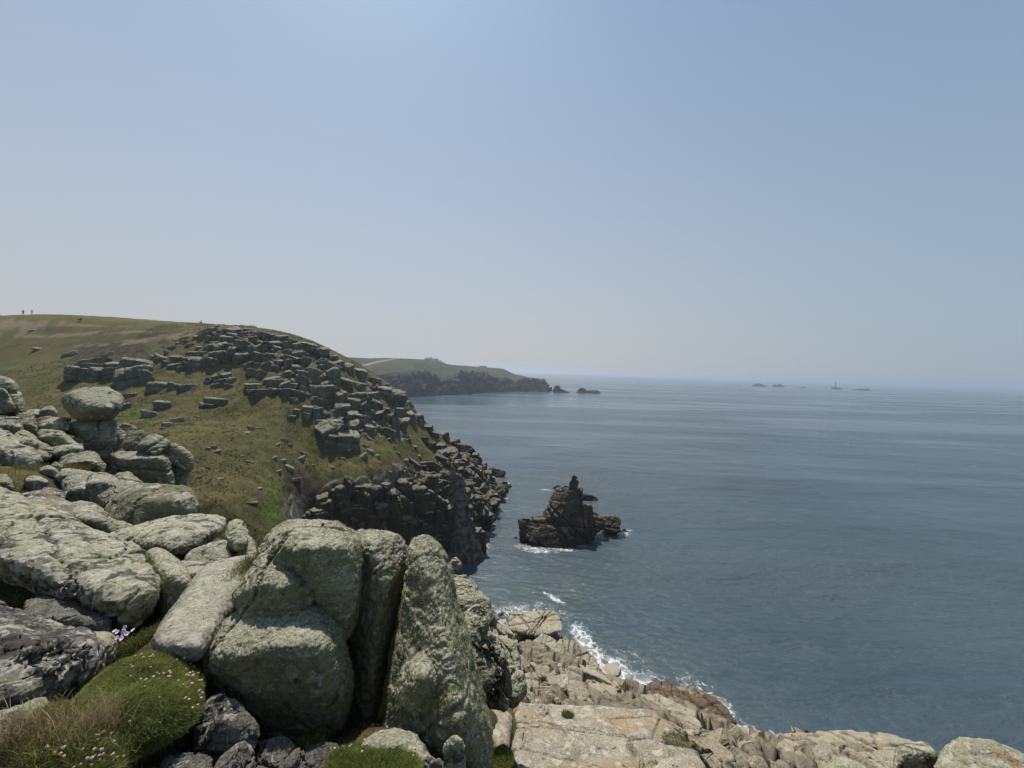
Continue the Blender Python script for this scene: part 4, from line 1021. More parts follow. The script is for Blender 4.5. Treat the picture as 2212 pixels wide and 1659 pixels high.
# ------------------------------------------------------------------ rocks of the shore below
SHORE = [
    ('flat-topped seaward block with square cracks, last before the breakers', [(1101, 1323, 70), (1196, 1321, 70), (1212, 1336, 68), (1216, 1360, 65), (1178, 1380, 64), (1160, 1374, 64), (1101, 1362, 65)], 65, 70, 8, 'A'),
    ('square buff block behind the arched boulder', [(1148, 1388), (1172, 1368), (1203, 1384), (1195, 1402), (1178, 1420), (1148, 1414)], 56, 60, 5, 'A'),
    ('arched boulder with a dark hollow beside the foam', [(1188, 1405), (1211, 1382), (1243, 1382), (1257, 1397), (1287, 1421), (1299, 1456), (1267, 1448), (1240, 1440), (1208, 1425)], 53, 58, 5, 'A'),
    ('smooth sloping slab under the arched boulder', [(1176, 1432), (1200, 1424), (1248, 1428), (1290, 1456), (1270, 1475), (1234, 1478), (1196, 1445)], 47, 52, 4, 'A'),
    ('dark weed-topped rock beside the widest foam', [(1380, 1496), (1404, 1474), (1446, 1471), (1468, 1492), (1466, 1516), (1430, 1512)], 46, 50, 5, 'W'),
    ('long wet brown rock sloping into the sea past the weed-topped rock', [(1446, 1492), (1508, 1492), (1541, 1506), (1573, 1534), (1589, 1564), (1553, 1564), (1470, 1524)], 43, 48, 5, 'W'),
    ('great tilted slab with long parallel cracks above the wet rocks', [(1343, 1532), (1357, 1504), (1416, 1503), (1464, 1524), (1510, 1564), (1506, 1606), (1434, 1574), (1348, 1568)], 24, 33, 5, 'A'),
    ('narrow reddish slab between the tilted slab and the sea', [(1462, 1524), (1553, 1558), (1588, 1580), (1553, 1592), (1502, 1592)], 34, 40, 5, 'A'),
    ('bright triangular block with a dark side in the gully near the right ledge', [(1546, 1622), (1562, 1610), (1578, 1612), (1600, 1633), (1602, 1675), (1553, 1665)], 17, 18.5, 2, 'A'),
    ('long cracked ledge against the sea at lower right', [(1672, 1590), (1690, 1584), (1778, 1587), (1851, 1585), (1937, 1590), (1970, 1606), (1935, 1622), (1844, 1628), (1765, 1648), (1673, 1620)], 35, 40, 7, 'A'),
    ('broken left end of the long cracked ledge', [(1615, 1600), (1630, 1584), (1654, 1583), (1670, 1590), (1670, 1625), (1630, 1628)], 35, 38, 5, 'A'),
    ('wedge of rock under the right end of the long cracked ledge', [(1840, 1640), (1870, 1625), (1935, 1620), (1945, 1660), (1860, 1680)], 26, 29, 4, 'A'),
    ('stepped block below the long cracked ledge', [(1650, 1640), (1690, 1622), (1740, 1640), (1770, 1660), (1740, 1690), (1660, 1690)], 20, 24, 3, 'A'),
    ('broad crumbling slab in the gully right of the platform', [(1480, 1610), (1520, 1585), (1570, 1600), (1600, 1612), (1570, 1640), (1520, 1650)], 20, 25, 3, 'A')]
M_WEED = granite('weed_dark_rock', .3, (.05, .038, .026), (.17, .125, .085), .1, (.12, .1, .05), .1, .5, .0, wet=True)
for k, (lb, ol, dn, df, th, mk) in enumerate(SHORE):
    s_ = (max(q[0] for q in ol) - min(q[0] for q in ol)) / FPX * dn
    am = [(.02 * s_, 1.4 / s_, 3, False), (.016 * s_, 5 / s_, 4, True), (.008 * s_, 16 / s_, 4, True)]
    cpx = sum(q[0] for q in ol) / len(ol); cpy = sum(q[1] for q in ol) / len(ol); cc = P(cpx, cpy, (dn + df) / 2)
    gv = [(cc + s_ * np.array([random.uniform(-.3, .3), random.uniform(-.3, .3), 0]), (random.uniform(.6, 1), random.uniform(-.5, .5), random.uniform(-.3, .3)), .016 * s_, .045 * s_) for _ in range(3)]
    gv += [(cc, (random.uniform(-.3, .3), random.uniform(.6, 1), random.uniform(-.4, .4)), .018 * s_, .03 * s_)]
    boulder('shore_rock', lb, [oh(ol, dn, df, th)], M_SHORE if mk == 'A' else M_WEED, 64, 1, .012, .02, am, smooth=1, seed=120 + k, joint=(1.7 / s_, .035 * s_, .03 * s_, .014 * s_), grooves=gv, cat='shore rock')

# ------------------------------------------------------------------ block shapes that the many smaller rocks share
def block_shape(seed, flat=1.0, rnd=.05, res=24, sub=0, chamf=4):
    rs = np.random.default_rng(seed)
    Nn = [np.array(v, float) for v in [(1, 0, 0), (-1, 0, 0), (0, 1, 0), (0, -1, 0), (0, 0, 1), (0, 0, -1)]]
    Nn = [n + rs.normal(0, .13, 3) for n in Nn]
    Dd = [.5 * rs.uniform(.86, 1.0) for _ in Nn]
    for _ in range(chamf):
        n = rs.normal(0, 1, 3); n /= np.linalg.norm(n); Nn.append(n); Dd.append(rs.uniform(.46, .62))
    Nn = np.array([n / np.linalg.norm(n) for n in Nn]); Dd = np.array(Dd)
    g = np.linspace(-.68, .68, res)
    G = np.stack(np.meshgrid(g, g, g, indexing='ij'), -1).reshape(-1, 3)
    d = G @ Nn.T - Dd; mx = d.max(1)
    s = mx + rnd * np.log(np.exp(np.maximum((d - mx[:, None]) / rnd, -30)).sum(1))
    V, F = surface_nets(s.reshape(res, res, res), np.array([-.68] * 3), g[1] - g[0])
    V = laplace(V, F, 1, .4)
    if sub: V, F = subdiv(V, F)
    V = rough(V, F, [(.06, 1.3, 2, False), (.035, 4, 3, True)], seed)
    N = vnormals(V, F)
    for ax, nn_ in ((2, 2), (0, 1), (1, 1)):
        for _ in range(nn_):
            n = np.zeros(3); n[ax] = 1; n += rs.normal(0, .10, 3)
            t = V @ n - rs.uniform(-.3, .3) + .03 * fbm(V, 2.5, 2, seed + 5)
            V = V - N * (rs.uniform(.03, .085) * np.exp(-(t / .03) ** 2))[:, None]
    return V, F
SHP = [block_shape(300 + i, res=26, rnd=.03 if i % 3 else .055, sub=1 if i < 7 else 0, chamf=3 + i % 4) for i in range(14)]
MESHES = {}
def shared(i, mat):
    k = (i, mat.name)
    if k not in MESHES:
        me = new_mesh('rock', *SHP[i]); me.materials.append(mat); MESHES[k] = me
    return MESHES[k]

def put_block(px, py, w, h, name, label, cat, group, mat, depth=None, tilt=.12, d=None, sink=.0, i=None, joint=None):
    c = hit(px, py) if d is None else P(px, py, d)
    if c is None: return None
    dz = (c - CAMP) @ fwd
    sx, sz = w * dz / FPX, h * dz / FPX
    sy = depth * dz / FPX if depth else (.55 * sx + .45 * sz)
    i = random.randrange(len(SHP)) if i is None else i
    o = bpy.data.objects.new(name, shared(i, mat)); COL.objects.link(o)
    yaw = -math.atan2(c[0], c[1]) + random.uniform(-.3, .3) if joint is None else joint + random.gauss(0, .16)
    o.rotation_euler = (random.uniform(-tilt, tilt), random.uniform(-tilt, tilt), yaw + random.choice([0, math.pi]))
    o.scale = (sx * 1.12, sy * 1.12, sz * 1.15)
    o.location = (c[0], c[1], c[2] - sink * sz)
    return tag(o, label, cat, group)

def z5(L): return [(329.2 + a * .17361, 685.8 + b * .17361, w * .17361, h * .17361) for a, b, w, h in L]
def z2(L): return [(384 + a * .33333, 658.3 + b * .33333, w * .33333, h * .33333) for a, b, w, h in L]
def z1(L): return [(a * .33333, 630.9 + b * .33333, w * .33333, h * .33333) for a, b, w, h in L]
OUT = [
    ('crest', 'grey granite block in the jagged crest of the hill outcrop, right of the seated figure', z5([(740, 170, 120, 70), (850, 200, 120, 60), (900, 285, 150, 90), (720, 275, 130, 70), (600, 270, 110, 110), (1010, 170, 180, 60), (1000, 230, 150, 60), (1200, 165, 130, 40), (1100, 290, 140, 70), (1250, 270, 100, 80),
        (700, 215, 90, 50), (820, 250, 110, 60), (530, 250, 80, 60), (920, 170, 90, 50), (1130, 215, 120, 60), (1330, 215, 130, 50), (1050, 150, 100, 35)])),
    ('bastion', 'square-jointed granite block in the tall bastion below the crest', z5([(860, 390, 190, 110), (970, 390, 90, 100), (715, 395, 120, 80), (550, 470, 170, 80), (550, 530, 160, 70), (550, 615, 150, 110), (670, 480, 90, 80), (670, 600, 110, 130), (770, 490, 110, 90), (780, 590, 110, 130), (870, 520, 120, 150), (960, 500, 80, 180),
        (1120, 400, 150, 110), (1130, 490, 170, 110), (1330, 420, 140, 130), (1330, 500, 160, 100), (1240, 450, 80, 150), (1020, 545, 80, 60), (1450, 500, 80, 90), (1380, 350, 110, 70)])),
    ('wall', 'low grey block in the broken rock wall trailing left from the bastion', z5([(320, 530, 150, 90), (100, 530, 170, 90), (280, 610, 180, 80), (420, 530, 80, 90), (430, 620, 90, 90), (200, 590, 120, 70), (360, 650, 110, 50), (40, 500, 80, 60), (480, 350, 90, 35), (600, 380, 70, 25), (420, 300, 90, 30), (330, 320, 80, 25)])),
    ('foot', 'grey block in the separate outcrop at the foot of the bastion', z5([(920, 720, 180, 70), (780, 770, 120, 80), (880, 820, 160, 130), (990, 800, 80, 150), (700, 800, 100, 90), (800, 850, 120, 80), (950, 870, 100, 80)])),
    ('east', 'weathered block on the upper right flank of the outcrop, near the skyline', z5([(1440, 240, 150, 60), (1600, 260, 150, 50), (1750, 300, 150, 60), (1900, 350, 150, 70), (1980, 400, 130, 70), (2080, 440, 120, 90), (1800, 350, 150, 60), (1650, 340, 130, 60), (1500, 330, 140, 60), (1420, 380, 110, 70), (1560, 390, 120, 60),
        (1680, 450, 100, 70), (1770, 460, 80, 50), (1870, 465, 110, 60), (1760, 520, 190, 60), (1910, 550, 170, 110), (1660, 590, 100, 120), (2100, 570, 130, 60), (2150, 620, 110, 100), (1560, 560, 120, 70), (1450, 600, 140, 70), (1330, 590, 120, 60), (1180, 600, 130, 60), (1250, 690, 150, 70), (1350, 720, 140, 90)])),
    ('face', 'split granite block on the middle right face of the outcrop', z5([(2010, 700, 160, 110), (1850, 780, 160, 130), (1930, 740, 80, 110), (2020, 780, 110, 120), (1500, 765, 230, 60), (1500, 840, 210, 110), (1650, 850, 130, 100), (1310, 960, 200, 120), (1220, 930, 100, 90), (1650, 960, 130, 110), (1500, 930, 170, 90), (1800, 960, 170, 100),
        (2030, 1060, 160, 110), (2060, 1160, 120, 80), (1920, 1170, 120, 110), (2030, 1190, 110, 120), (1780, 1050, 130, 80), (1900, 1240, 140, 80), (1700, 700, 120, 80), (1780, 640, 120, 60), (1750, 860, 110, 80), (1880, 900, 110, 80), (2000, 920, 140, 100), (2130, 850, 110, 90), (1800, 1170, 110, 60), (1720, 1240, 120, 40)])),
    ('lower', 'block in the cracked outcrop knoll halfway down the slope', z5([(2110, 1320, 120, 70), (2100, 1420, 100, 120), (2180, 1430, 110, 130)]) + z2([(960, 830, 130, 100), (1050, 840, 130, 90), (1000, 890, 130, 70), (1090, 890, 120, 80), (940, 770, 80, 40), (1120, 810, 80, 70), (1060, 800, 90, 50), (1020, 770, 80, 40)])),
    ('seaward', 'dark-seamed block on the seaward flank of the hill', z2([(880, 470, 100, 90), (810, 470, 110, 90), (860, 430, 90, 60), (1000, 490, 90, 120), (960, 560, 150, 90), (1060, 670, 120, 60), (1160, 750, 90, 90), (1230, 810, 80, 70), (1120, 740, 70, 70), (1400, 780, 90, 110), (1450, 790, 60, 90), (1370, 830, 100, 50), (1480, 650, 90, 80), (1440, 700, 90, 70), (1500, 730, 110, 80), (1555, 750, 70, 80),
        (1400, 620, 120, 90), (1330, 570, 120, 70), (1450, 600, 100, 70), (1180, 610, 120, 80), (1130, 640, 90, 60), (1200, 660, 90, 60), (1100, 420, 110, 60), (1180, 450, 100, 60), (1040, 390, 100, 50), (1000, 350, 70, 50), (930, 310, 100, 60), (840, 270, 130, 50), (1270, 500, 100, 60), (1340, 540, 100, 60), (1010, 420, 90, 60), (1080, 500, 100, 60), (1170, 540, 110, 60), (1260, 590, 100, 60), (1290, 650, 90, 50), (1350, 690, 90, 50), (1050, 600, 90, 60), (1310, 730, 90, 50)])),
    ('brink', 'brown block along the descending skyline above the sea cliff', z2([(1620, 815, 80, 60), (1660, 845, 90, 50), (1720, 865, 90, 60), (1780, 905, 100, 70), (1840, 945, 100, 80), (1890, 955, 80, 90), (1925, 995, 70, 90), (1700, 930, 90, 60), (1740, 970, 120, 70), (1820, 1010, 110, 60), (1600, 880, 70, 40), (1640, 910, 70, 40), (1880, 1040, 90, 70), (1950, 1070, 80, 90)])),
    ('knot', 'block in the compact grey outcrop alone on the left grass slope', z1([(870, 490, 160, 80), (870, 560, 180, 110), (950, 570, 70, 90), (740, 490, 110, 60), (750, 550, 110, 70), (650, 540, 100, 70), (580, 500, 140, 60), (570, 540, 160, 70), (640, 500, 120, 50)])),
]
for key, lab, L in OUT:
    for j, (x, y, w, h) in enumerate(L):
        put_block(x + random.uniform(-2.5, 2.5), y + random.uniform(-2, 1), w * random.uniform(.62, .98) * (1.22 if key in ('knot', 'bastion', 'lower') else 1), h * random.uniform(.8, 1.3) * (1.5 if key == 'knot' else 1.3 if key in ('knot', 'bastion', 'lower') else 1), 'granite_block', lab, 'granite block', {'crest': 'blocks of the hill crest', 'bastion': 'blocks of the bastion', 'wall': 'blocks of the trailing rock wall', 'foot': 'blocks of the foot outcrop', 'east': 'blocks of the upper flank', 'face': 'blocks of the middle face',
                  'lower': 'blocks of the lower knoll', 'seaward': 'blocks of the seaward flank', 'brink': 'blocks along the cliff skyline', 'knot': 'blocks of the lone left outcrop'}[key], M_FAR if key != 'brink' else M_CLIFF, tilt=.3, joint=.75 + random.gauss(0, .25), i=random.randrange(12), sink=.08)
put_block(*z5([(1260, 865, 165, 85)])[0], 'granite_block', 'oval lens-shaped boulder perched on a split block on the hillside', 'granite block', None, M_FAR, tilt=.05, i=0)
SOLO = [
    ('angular stone on the grass just right of the lone left outcrop', z1([(1020, 630, 120, 70)])[0]), ('long low pair-topped rock right of the angular stone on the grass', z1([(1225, 632, 95, 55)])[0]), ('low flat rock joined to the long low rock on the slope', z1([(1140, 622, 90, 40)])[0]),
    ('solitary square boulder on the grass right of the balanced boulder', z1([(1060, 745, 95, 62)])[0]), ('mid-slope boulder with a flat companion below it', z1([(1385, 720, 115, 52)])[0]), ('flat companion stone below the mid-slope boulder', z1([(1340, 742, 80, 28)])[0]),
    ('pale wedge-shaped stone low on the grass near the balanced stack', z1([(980, 806, 80, 55)])[0]), ('small pale leaning stone below the pale wedge', z1([(1085, 870, 55, 40)])[0]), ('small slanted stone right of the pale wedge', z1([(1145, 842, 65, 38)])[0]),
    ('pale flat stone high on the dark heath patch', z1([(455, 405, 75, 20)])[0]), ('second pale flat stone at the right of the dark heath patch', z1([(700, 408, 60, 20)])[0]), ('lone pale stone near the upper left grass', z1([(245, 372, 50, 16)])[0]), ('tiny pale stone beside the upper path', z1([(215, 250, 34, 12)])[0]),
    ('big upright slab stone behind the balanced boulder', z1([(800, 760, 70, 60)])[0]), ('pair of stones uphill of the balanced boulder', z1([(840, 680, 70, 40)])[0])]
for lb, q in SOLO:
    q = (q[0], q[1] - .1 * q[3], q[2] * .9, q[3] * 1.5)
    put_block(*q, 'stone', lb, 'stone', None, granite('pale_slope_stone', .3, (.12, .11, .095), (.27, .25, .22), .4, (.15, .16, .1), .3, .3, 0) if 'pale' in lb and 'pale_slope_stone' not in bpy.data.materials else bpy.data.materials.get('pale_slope_stone') if 'pale' in lb else M_FAR, depth=q[2] * .7, sink=.16, i=[0, 3, 6, 9, 12][len(lb) % 5], tilt=.25)
M_PS = bpy.data.materials['pale_slope_stone']
STN = [(700, 868, 10, 8), (612, 950, 16, 12), (625, 962, 14, 8), (600, 960, 12, 8), (655, 980, 14, 10), (650, 990, 20, 10), (470, 975, 14, 8), (460, 965, 16, 10), (450, 968, 10, 7), (520, 985, 12, 6), (500, 945, 10, 6), (530, 935, 16, 9), (545, 925, 22, 12), (520, 930, 12, 8),
       (590, 990, 16, 8), (610, 995, 18, 9), (538, 998, 18, 8), (560, 925, 12, 7), (505, 920, 10, 7), (498, 1002, 8, 6), (475, 1035, 14, 8), (450, 1010, 8, 6), (560, 1055, 14, 6), (545, 1085, 26, 6), (430, 1030, 8, 5), (625, 1010, 22, 10), (640, 1035, 20, 8), (600, 1018, 16, 6),
       (690, 900, 10, 6), (790, 965, 14, 12), (800, 975, 18, 12), (815, 985, 14, 9), (785, 985, 20, 12), (797, 948, 12, 10), (770, 950, 12, 7), (840, 950, 14, 10), (850, 965, 12, 8), (860, 980, 14, 9), (875, 995, 16, 10), (890, 1005, 12, 8), (870, 1020, 14, 8), (905, 985, 12, 8), (895, 965, 14, 8), (915, 1000, 14, 9),
       (855, 1005, 10, 7), (880, 950, 12, 8), (820, 1000, 10, 6), (842, 1020, 12, 7), (755, 965, 10, 6), (740, 990, 12, 6), (720, 1010, 10, 5), (675, 1005, 12, 6), (380, 905, 8, 5), (350, 925, 9, 6), (425, 900, 8, 5), (445, 880, 8, 5), (300, 800, 8, 4), (350, 850, 7, 4), (270, 770, 8, 4), (395, 735, 8, 4)]
for x, y, w, h in STN:
    put_block(x, y, w * .8, h * .85, 'stone', 'small loose stone half sunk in the rough grass of the slope', 'stone', 'loose stones on the grass slope', M_PS if random.random() < .6 else M_FAR, depth=w * .6, sink=.18, i=random.choice([0, 3, 6, 9, 12]), tilt=.35)
for x, y, w, h in [(682, 752, 14, 10), (172, 690, 6, 3), (175, 687.5, 2, 3), (285, 698, 3, 2), (330, 701, 3, 2)]:
    put_block(x, y, w, h, 'stone', 'small stone or cairn standing on the skyline of the hill', 'stone', 'stones on the skyline', M_FAR, d=(122 if x > 600 else 127))

# boulder field between the platform and the shore, and the rubble of the right-hand gully
def in_poly(x, y, poly):
    r = False
    for i in range(len(poly)):
        (x1, y1), (x2, y2) = poly[i], poly[(i + 1) % len(poly)]
        if (y1 > y) != (y2 > y) and x < (x2 - x1) * (y - y1) / (y2 - y1) + x1: r = not r
    return r
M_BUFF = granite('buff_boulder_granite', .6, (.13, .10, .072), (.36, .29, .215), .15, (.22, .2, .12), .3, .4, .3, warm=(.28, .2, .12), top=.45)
def field(n, poly, smin, smax, label, group, mats, flat=(.6, .95)):
    k = 0
    for _ in range(n * 30):
        if k >= n: break
        x = random.uniform(min(p[0] for p in poly), max(p[0] for p in poly)); y = random.uniform(min(p[1] for p in poly), max(p[1] for p in poly))
        if not in_poly(x, y, poly): continue
        w = smin + (smax - smin) * random.random() ** 2
        if put_block(x, y, w, w * random.uniform(*flat), 'shore_boulder', label, 'shore boulder', group, random.choice(mats), tilt=.7, depth=w * random.uniform(.6, 1.1), joint=random.uniform(0, 6.3), i=6 + random.randrange(8) if random.random() < .5 else None, sink=-.22): k += 1
BIG = [(1147, 1488, 38, 34, 'orange-topped boulder with a mossy base, left in the boulder field above the platform'), (1137, 1513, 34, 20, 'pale angular boulder at the back edge of the platform'), (1202, 1490, 36, 30, 'buff boulder in the middle of the field above the platform'),
       (1252, 1515, 42, 28, 'ochre pointed boulder touching the back edge of the platform'), (1300, 1515, 52, 32, 'large rounded buff boulder right of the ochre pointed one'), (1275, 1475, 50, 34, 'broad dark-sided boulder near the sea end of the field'), (1150, 1430, 30, 22, 'bright blocky boulder upslope in the field'),
       (1272, 1455, 20, 16, 'small ochre block perched below the smooth sloping slab'), (1312, 1458, 36, 22, 'flat pale block beside the widest foam'), (1120, 1375, 22, 14, 'flat pale stone on the talus above the square buff block'), (1086, 1352, 20, 12, 'ochre stone at the top of the talus')]
for x, y, w, h, lb in BIG:
    put_block(x, y, w, h, 'shore_boulder', lb, 'shore boulder', None, M_BUFF, tilt=.3, sink=-.2)
FP = [(1058, 1345), (1100, 1360), (1180, 1425), (1245, 1478), (1330, 1495), (1345, 1530), (1110, 1525), (1095, 1490), (1115, 1440), (1060, 1400)]
field(165, FP, 9, 40, 'angular tan boulder lying loose in the boulder field above the pink platform', 'loose boulders of the shore field', [M_BUFF, M_BUFF, M_SHORE])
field(98, [(1420, 1560), (1500, 1585), (1600, 1590), (1680, 1625), (1790, 1640), (1770, 1680), (1560, 1680), (1500, 1620)], 12, 46, 'broken rock slab jumbled in the gully between platform and cracked ledge', 'jumbled slabs of the right gully', [M_SHORE, M_BUFF], (.4, .8))
field(22, [(1760, 1640), (1935, 1622), (1935, 1670), (1780, 1680)], 20, 50, 'dark-cracked slab below the right end of the long cracked ledge', 'slabs under the long cracked ledge', [M_SHORE], (.4, .8))

# ------------------------------------------------------------------ the sea cliff: jointed buttresses grown into one face
def joined(name, items, mat):
    Vs, Fs, off = [], [], 0
    for (i, loc, rot, sc) in items:
        V, F = SHP[i]
        m = np.array(Matrix.LocRotScale(Vector(loc), __import__('mathutils').Euler(rot), Vector(sc)).to_3x3())
        Vw = V @ m.T + np.array(loc)
        Vs.append(Vw); Fs.append(F + off); off += len(V)
    return link(name, new_mesh(name, np.concatenate(Vs), np.concatenate(Fs)), mat)
def curve(L, n):
    L = np.array(L); s = np.concatenate([[0], np.cumsum(np.linalg.norm(np.diff(L, axis=0), axis=1))]); s /= s[-1]
    t = np.linspace(0, 1, n)
    return np.stack([np.interp(t, s, L[:, k]) for k in range(3)], 1)
items = []
topc = np.array([P(*q) for q in [(640, 1150, 72), (697, 1075, 78), (730, 1060, 80), (770, 1050, 83), (821, 1056, 87), (849, 1078, 89), (873, 1042, 96), (900, 1056, 100), (935, 1072, 102), (968, 1092, 102), (1002, 1092, 104), (1030, 1155, 104)]])
botc = np.array([Pz(*q, -.8) for q in [(700, 1345), (740, 1333), (780, 1318), (820, 1300), (850, 1283), (880, 1253), (905, 1233), (930, 1222), (960, 1205), (985, 1200), (1015, 1195), (1040, 1188)]])
tp, bt = curve(topc, 46), curve(botc, 46)
rs = np.random.default_rng(5)
for a in range(46):
    for bq_ in range(9):
        u = bq_ / 8.0 + rs.uniform(-.05, .05)
        prof = u ** .75
        p = tp[a] * (1 - u) + bt[a] * u
        p = p.copy(); p[:2] = tp[a][:2] * (1 - u ** 1.5) + bt[a][:2] * u ** 1.5
        sz = rs.uniform(2.0, 4.4)
        vert = rs.uniform(1.2, 2.2) if rs.random() < .6 else rs.uniform(.6, 1.0)
        p[2] -= max(0.0, .5 * sz * vert - .9) * (1 - .6 * u)
        items.append((int(rs.choice([6, 7, 9, 12, 3, 10])), p + rs.normal(0, .7, 3) * np.array([1, 1, .6]) + np.array([-.4, 1.0, -.5]), (rs.normal(0, .12), rs.normal(0, .12), .45 + rs.normal(0, .25)), (sz * .85, sz, sz * vert)))
# recess and point behind it
t2 = np.array([P(*q) for q in [(873, 1036, 100), (918, 1012, 112), (955, 990, 122), (985, 985, 128), (1012, 985, 140), (1035, 1000, 150), (1050, 1030, 157)]])
b2 = np.array([P(*q) for q in [(900, 1065, 101), (945, 1060, 107), (985, 1072, 109), (1020, 1098, 108), (1040, 1110, 116), (1060, 1095, 135), (1080, 1062, 158)]])
tp, bt = curve(t2, 34), curve(b2, 34)
for a in range(34):
    for k in range(15):
        u = k / 14 + rs.uniform(-.05, .05)
        p = tp[a] * (1 - u) + bt[a] * u
        sz = rs.uniform(1.2, 3.4)
        items.append((6 + int(rs.integers(0, 8)), p + rs.normal(0, .9, 3) + np.array([-.6, .8, -.8]), (rs.normal(0, .35), rs.normal(0, .35), .5 + rs.normal(0, .7)), (sz * 1.2, sz, sz * rs.uniform(.5, 1.3))))
# skirt of reef rocks along the waterline
b3 = np.array([Pz(*q, .3) for q in [(1092, 1050), (1082, 1072), (1066, 1092), (1048, 1122), (1036, 1148), (1034, 1172), (1028, 1190)]])
for p in curve(b3, 60):
    sz = rs.uniform(1.5, 4.0)
    items.append((6 + int(rs.integers(0, 8)), p + rs.normal(0, 1.0, 3) * np.array([1, 1, .3]) + np.array([-1.2, .6, 0]), (rs.normal(0, .2), rs.normal(0, .25), rs.uniform(0, 3)), (sz * 1.5, sz, sz * rs.uniform(.5, .9))))
cl_ = joined('cliff', items, M_CLIFF); tag(cl_, kind='structure')

# rocks standing free of the cliff in the water
SEAR = [('dark low rock in the sea just beyond the cliff point', [(1054, 1020), (1060, 1012), (1074, 1013), (1090, 1020), (1086, 1030), (1070, 1032), (1056, 1027)], 4),
        ('pointed black rock off the reef tip', [(1074, 1083), (1082, 1072), (1092, 1082), (1090, 1087), (1076, 1088)], 2),
        ('rounded black rock in the water at the foot of the cliff', [(1024, 1183), (1035, 1168), (1045, 1172), (1052, 1184), (1046, 1190), (1028, 1190)], 3),
        ('small black rock between the cliff foot and the sea stack', [(1033, 1158), (1042, 1150), (1049, 1154), (1048, 1160), (1036, 1161)], 1.5),
        ('long low islet behind the right side of the sea stack', [(1250, 1069), (1262, 1068), (1280, 1073), (1290, 1075), (1292, 1081), (1282, 1084), (1262, 1079)], 3),
        ('dark islet peeping out left behind the sea stack', [(1195, 1054), (1203, 1049), (1212, 1050), (1212, 1058), (1196, 1058)], 3),
        ('tiny wave-washed rock right of the sea stack', [(1343, 1146), (1347, 1143), (1353, 1145), (1352, 1148), (1344, 1149)], 1),
        ('tiny black rock left of the sea stack', [(1109, 1162), (1113, 1160), (1118, 1161), (1117, 1164), (1110, 1164)], .8),
        ('reddish rock on the near edge of the cove under the cliff', [(968, 1250), (972, 1215), (985, 1205), (996, 1220), (1000, 1245), (985, 1262)], 4)]
for k, (lb, ol, th) in enumerate(SEAR):
    yb = max(q[1] for q in ol); xb = sum(q[0] for q in ol) / len(ol)
    d = (Pz(xb, yb, -.2) - CAMP) @ fwd
    s_ = (max(q[0] for q in ol) - min(q[0] for q in ol)) / FPX * d
    boulder('sea_rock', lb, [oh(ol, d, d + th * .6, th)], M_CLIFF if k < 8 else M_SHORE, 36, 1, .05, .02, [(.09 * s_, 2 / s_, 3, True), (.04 * s_, 7 / s_, 3, True)], seed=150 + k, cat='sea rock')

# ------------------------------------------------------------------ the sea stack
def zs(L): return [(1097.2 + q[0] * .16534, 960 + q[1] * .16534, *q[2:]) for q in L]
st_h = [oh(zs([(440, 1000), (470, 930), (535, 760), (550, 690), (620, 600), (700, 550), (790, 530), (900, 545), (958, 590), (942, 660), (938, 800), (960, 1210), (760, 1200), (560, 1060)]), 114.5, 118.5, 5, zs([(790, 600, 116.2), (690, 850, 113.5), (620, 960, 113), (900, 600, 117.2)]), grow=1.04),
        oh(zs([(935, 830), (960, 800), (1080, 808), (1098, 860), (1104, 1000), (1115, 1225), (945, 1250)]), 114, 117, 5, grow=1.08),
        oh(zs([(930, 620), (965, 590), (955, 650), (935, 720)]), 116.5, 117.5, 3, grow=1.08),
        oh(zs([(340, 1130), (420, 1065), (560, 1060), (640, 1110), (560, 1200), (360, 1320), (300, 1290)]), 110, 113, 5, grow=1.08),
        oh(zs([(560, 1100), (700, 1125), (790, 1200), (950, 1290), (780, 1350), (640, 1365), (480, 1340), (440, 1290)]), 109.3, 113, 5, grow=1.08),
        oh(zs([(140, 985), (230, 960), (300, 985), (330, 1060), (280, 1200), (270, 1270), (165, 1260)]), 112, 114.5, 5, grow=1.08),
        oh(zs([(1095, 890), (1165, 900), (1182, 960), (1192, 1070), (1120, 1215), (1090, 1180)]), 115.5, 119, 4, grow=1.08),
        oh(zs([(1185, 960), (1300, 945), (1440, 950), (1462, 1010), (1452, 1130), (1420, 1150), (1260, 1120), (1190, 1080)]), 117.5, 121, 6, grow=1.08),
        oh(zs([(250, 1010), (330, 985), (470, 960), (520, 1150), (430, 1300), (300, 1285), (240, 1240)]), 110.8, 114.5, 5),
        oh(zs([(1060, 900), (1180, 955), (1250, 970), (1240, 1100), (1150, 1180), (1070, 1150)]), 115.5, 118.5, 5),
        oh(zs([(340, 970), (450, 935), (600, 920), (720, 950), (780, 1150), (430, 1090)]), 112, 116, 5, grow=1.08),
        oh(zs([(740, 950), (950, 960), (1100, 1100), (1120, 1230), (960, 1290), (780, 1250)]), 112, 116, 5, grow=1.08)]
cq_ = P(1240, 1100, 115)
boulder('sea_stack', 'dark pyramid-shaped sea stack topped by a pinnacle, ringed with foam', st_h, M_STACK, 120, 1, .03, .006,
        [(.35, .18, 3, False), (.16, .6, 3, True), (.12, 1.6, 3, True), (.05, 5, 2, False)], seed=170, smooth=1, cat='sea stack', joint=(.25, .45, .28, .2),
        grooves=[(cq_ + np.array([2.5, 0, 0]), (1, .1, .1), .25, .6), (cq_ + np.array([5, 0, 0]), (1, .2, -.1), .25, .5), (cq_ + np.array([-4, 0, -2]), (.7, .1, .8), .3, .6), (cq_ + np.array([-8, 0, 0]), (.8, .1, .5), .3, .6), (cq_ + np.array([0, 0, -5]), (.1, .1, 1), .25, .5)])
stack = bpy.context.scene.objects['sea_stack']
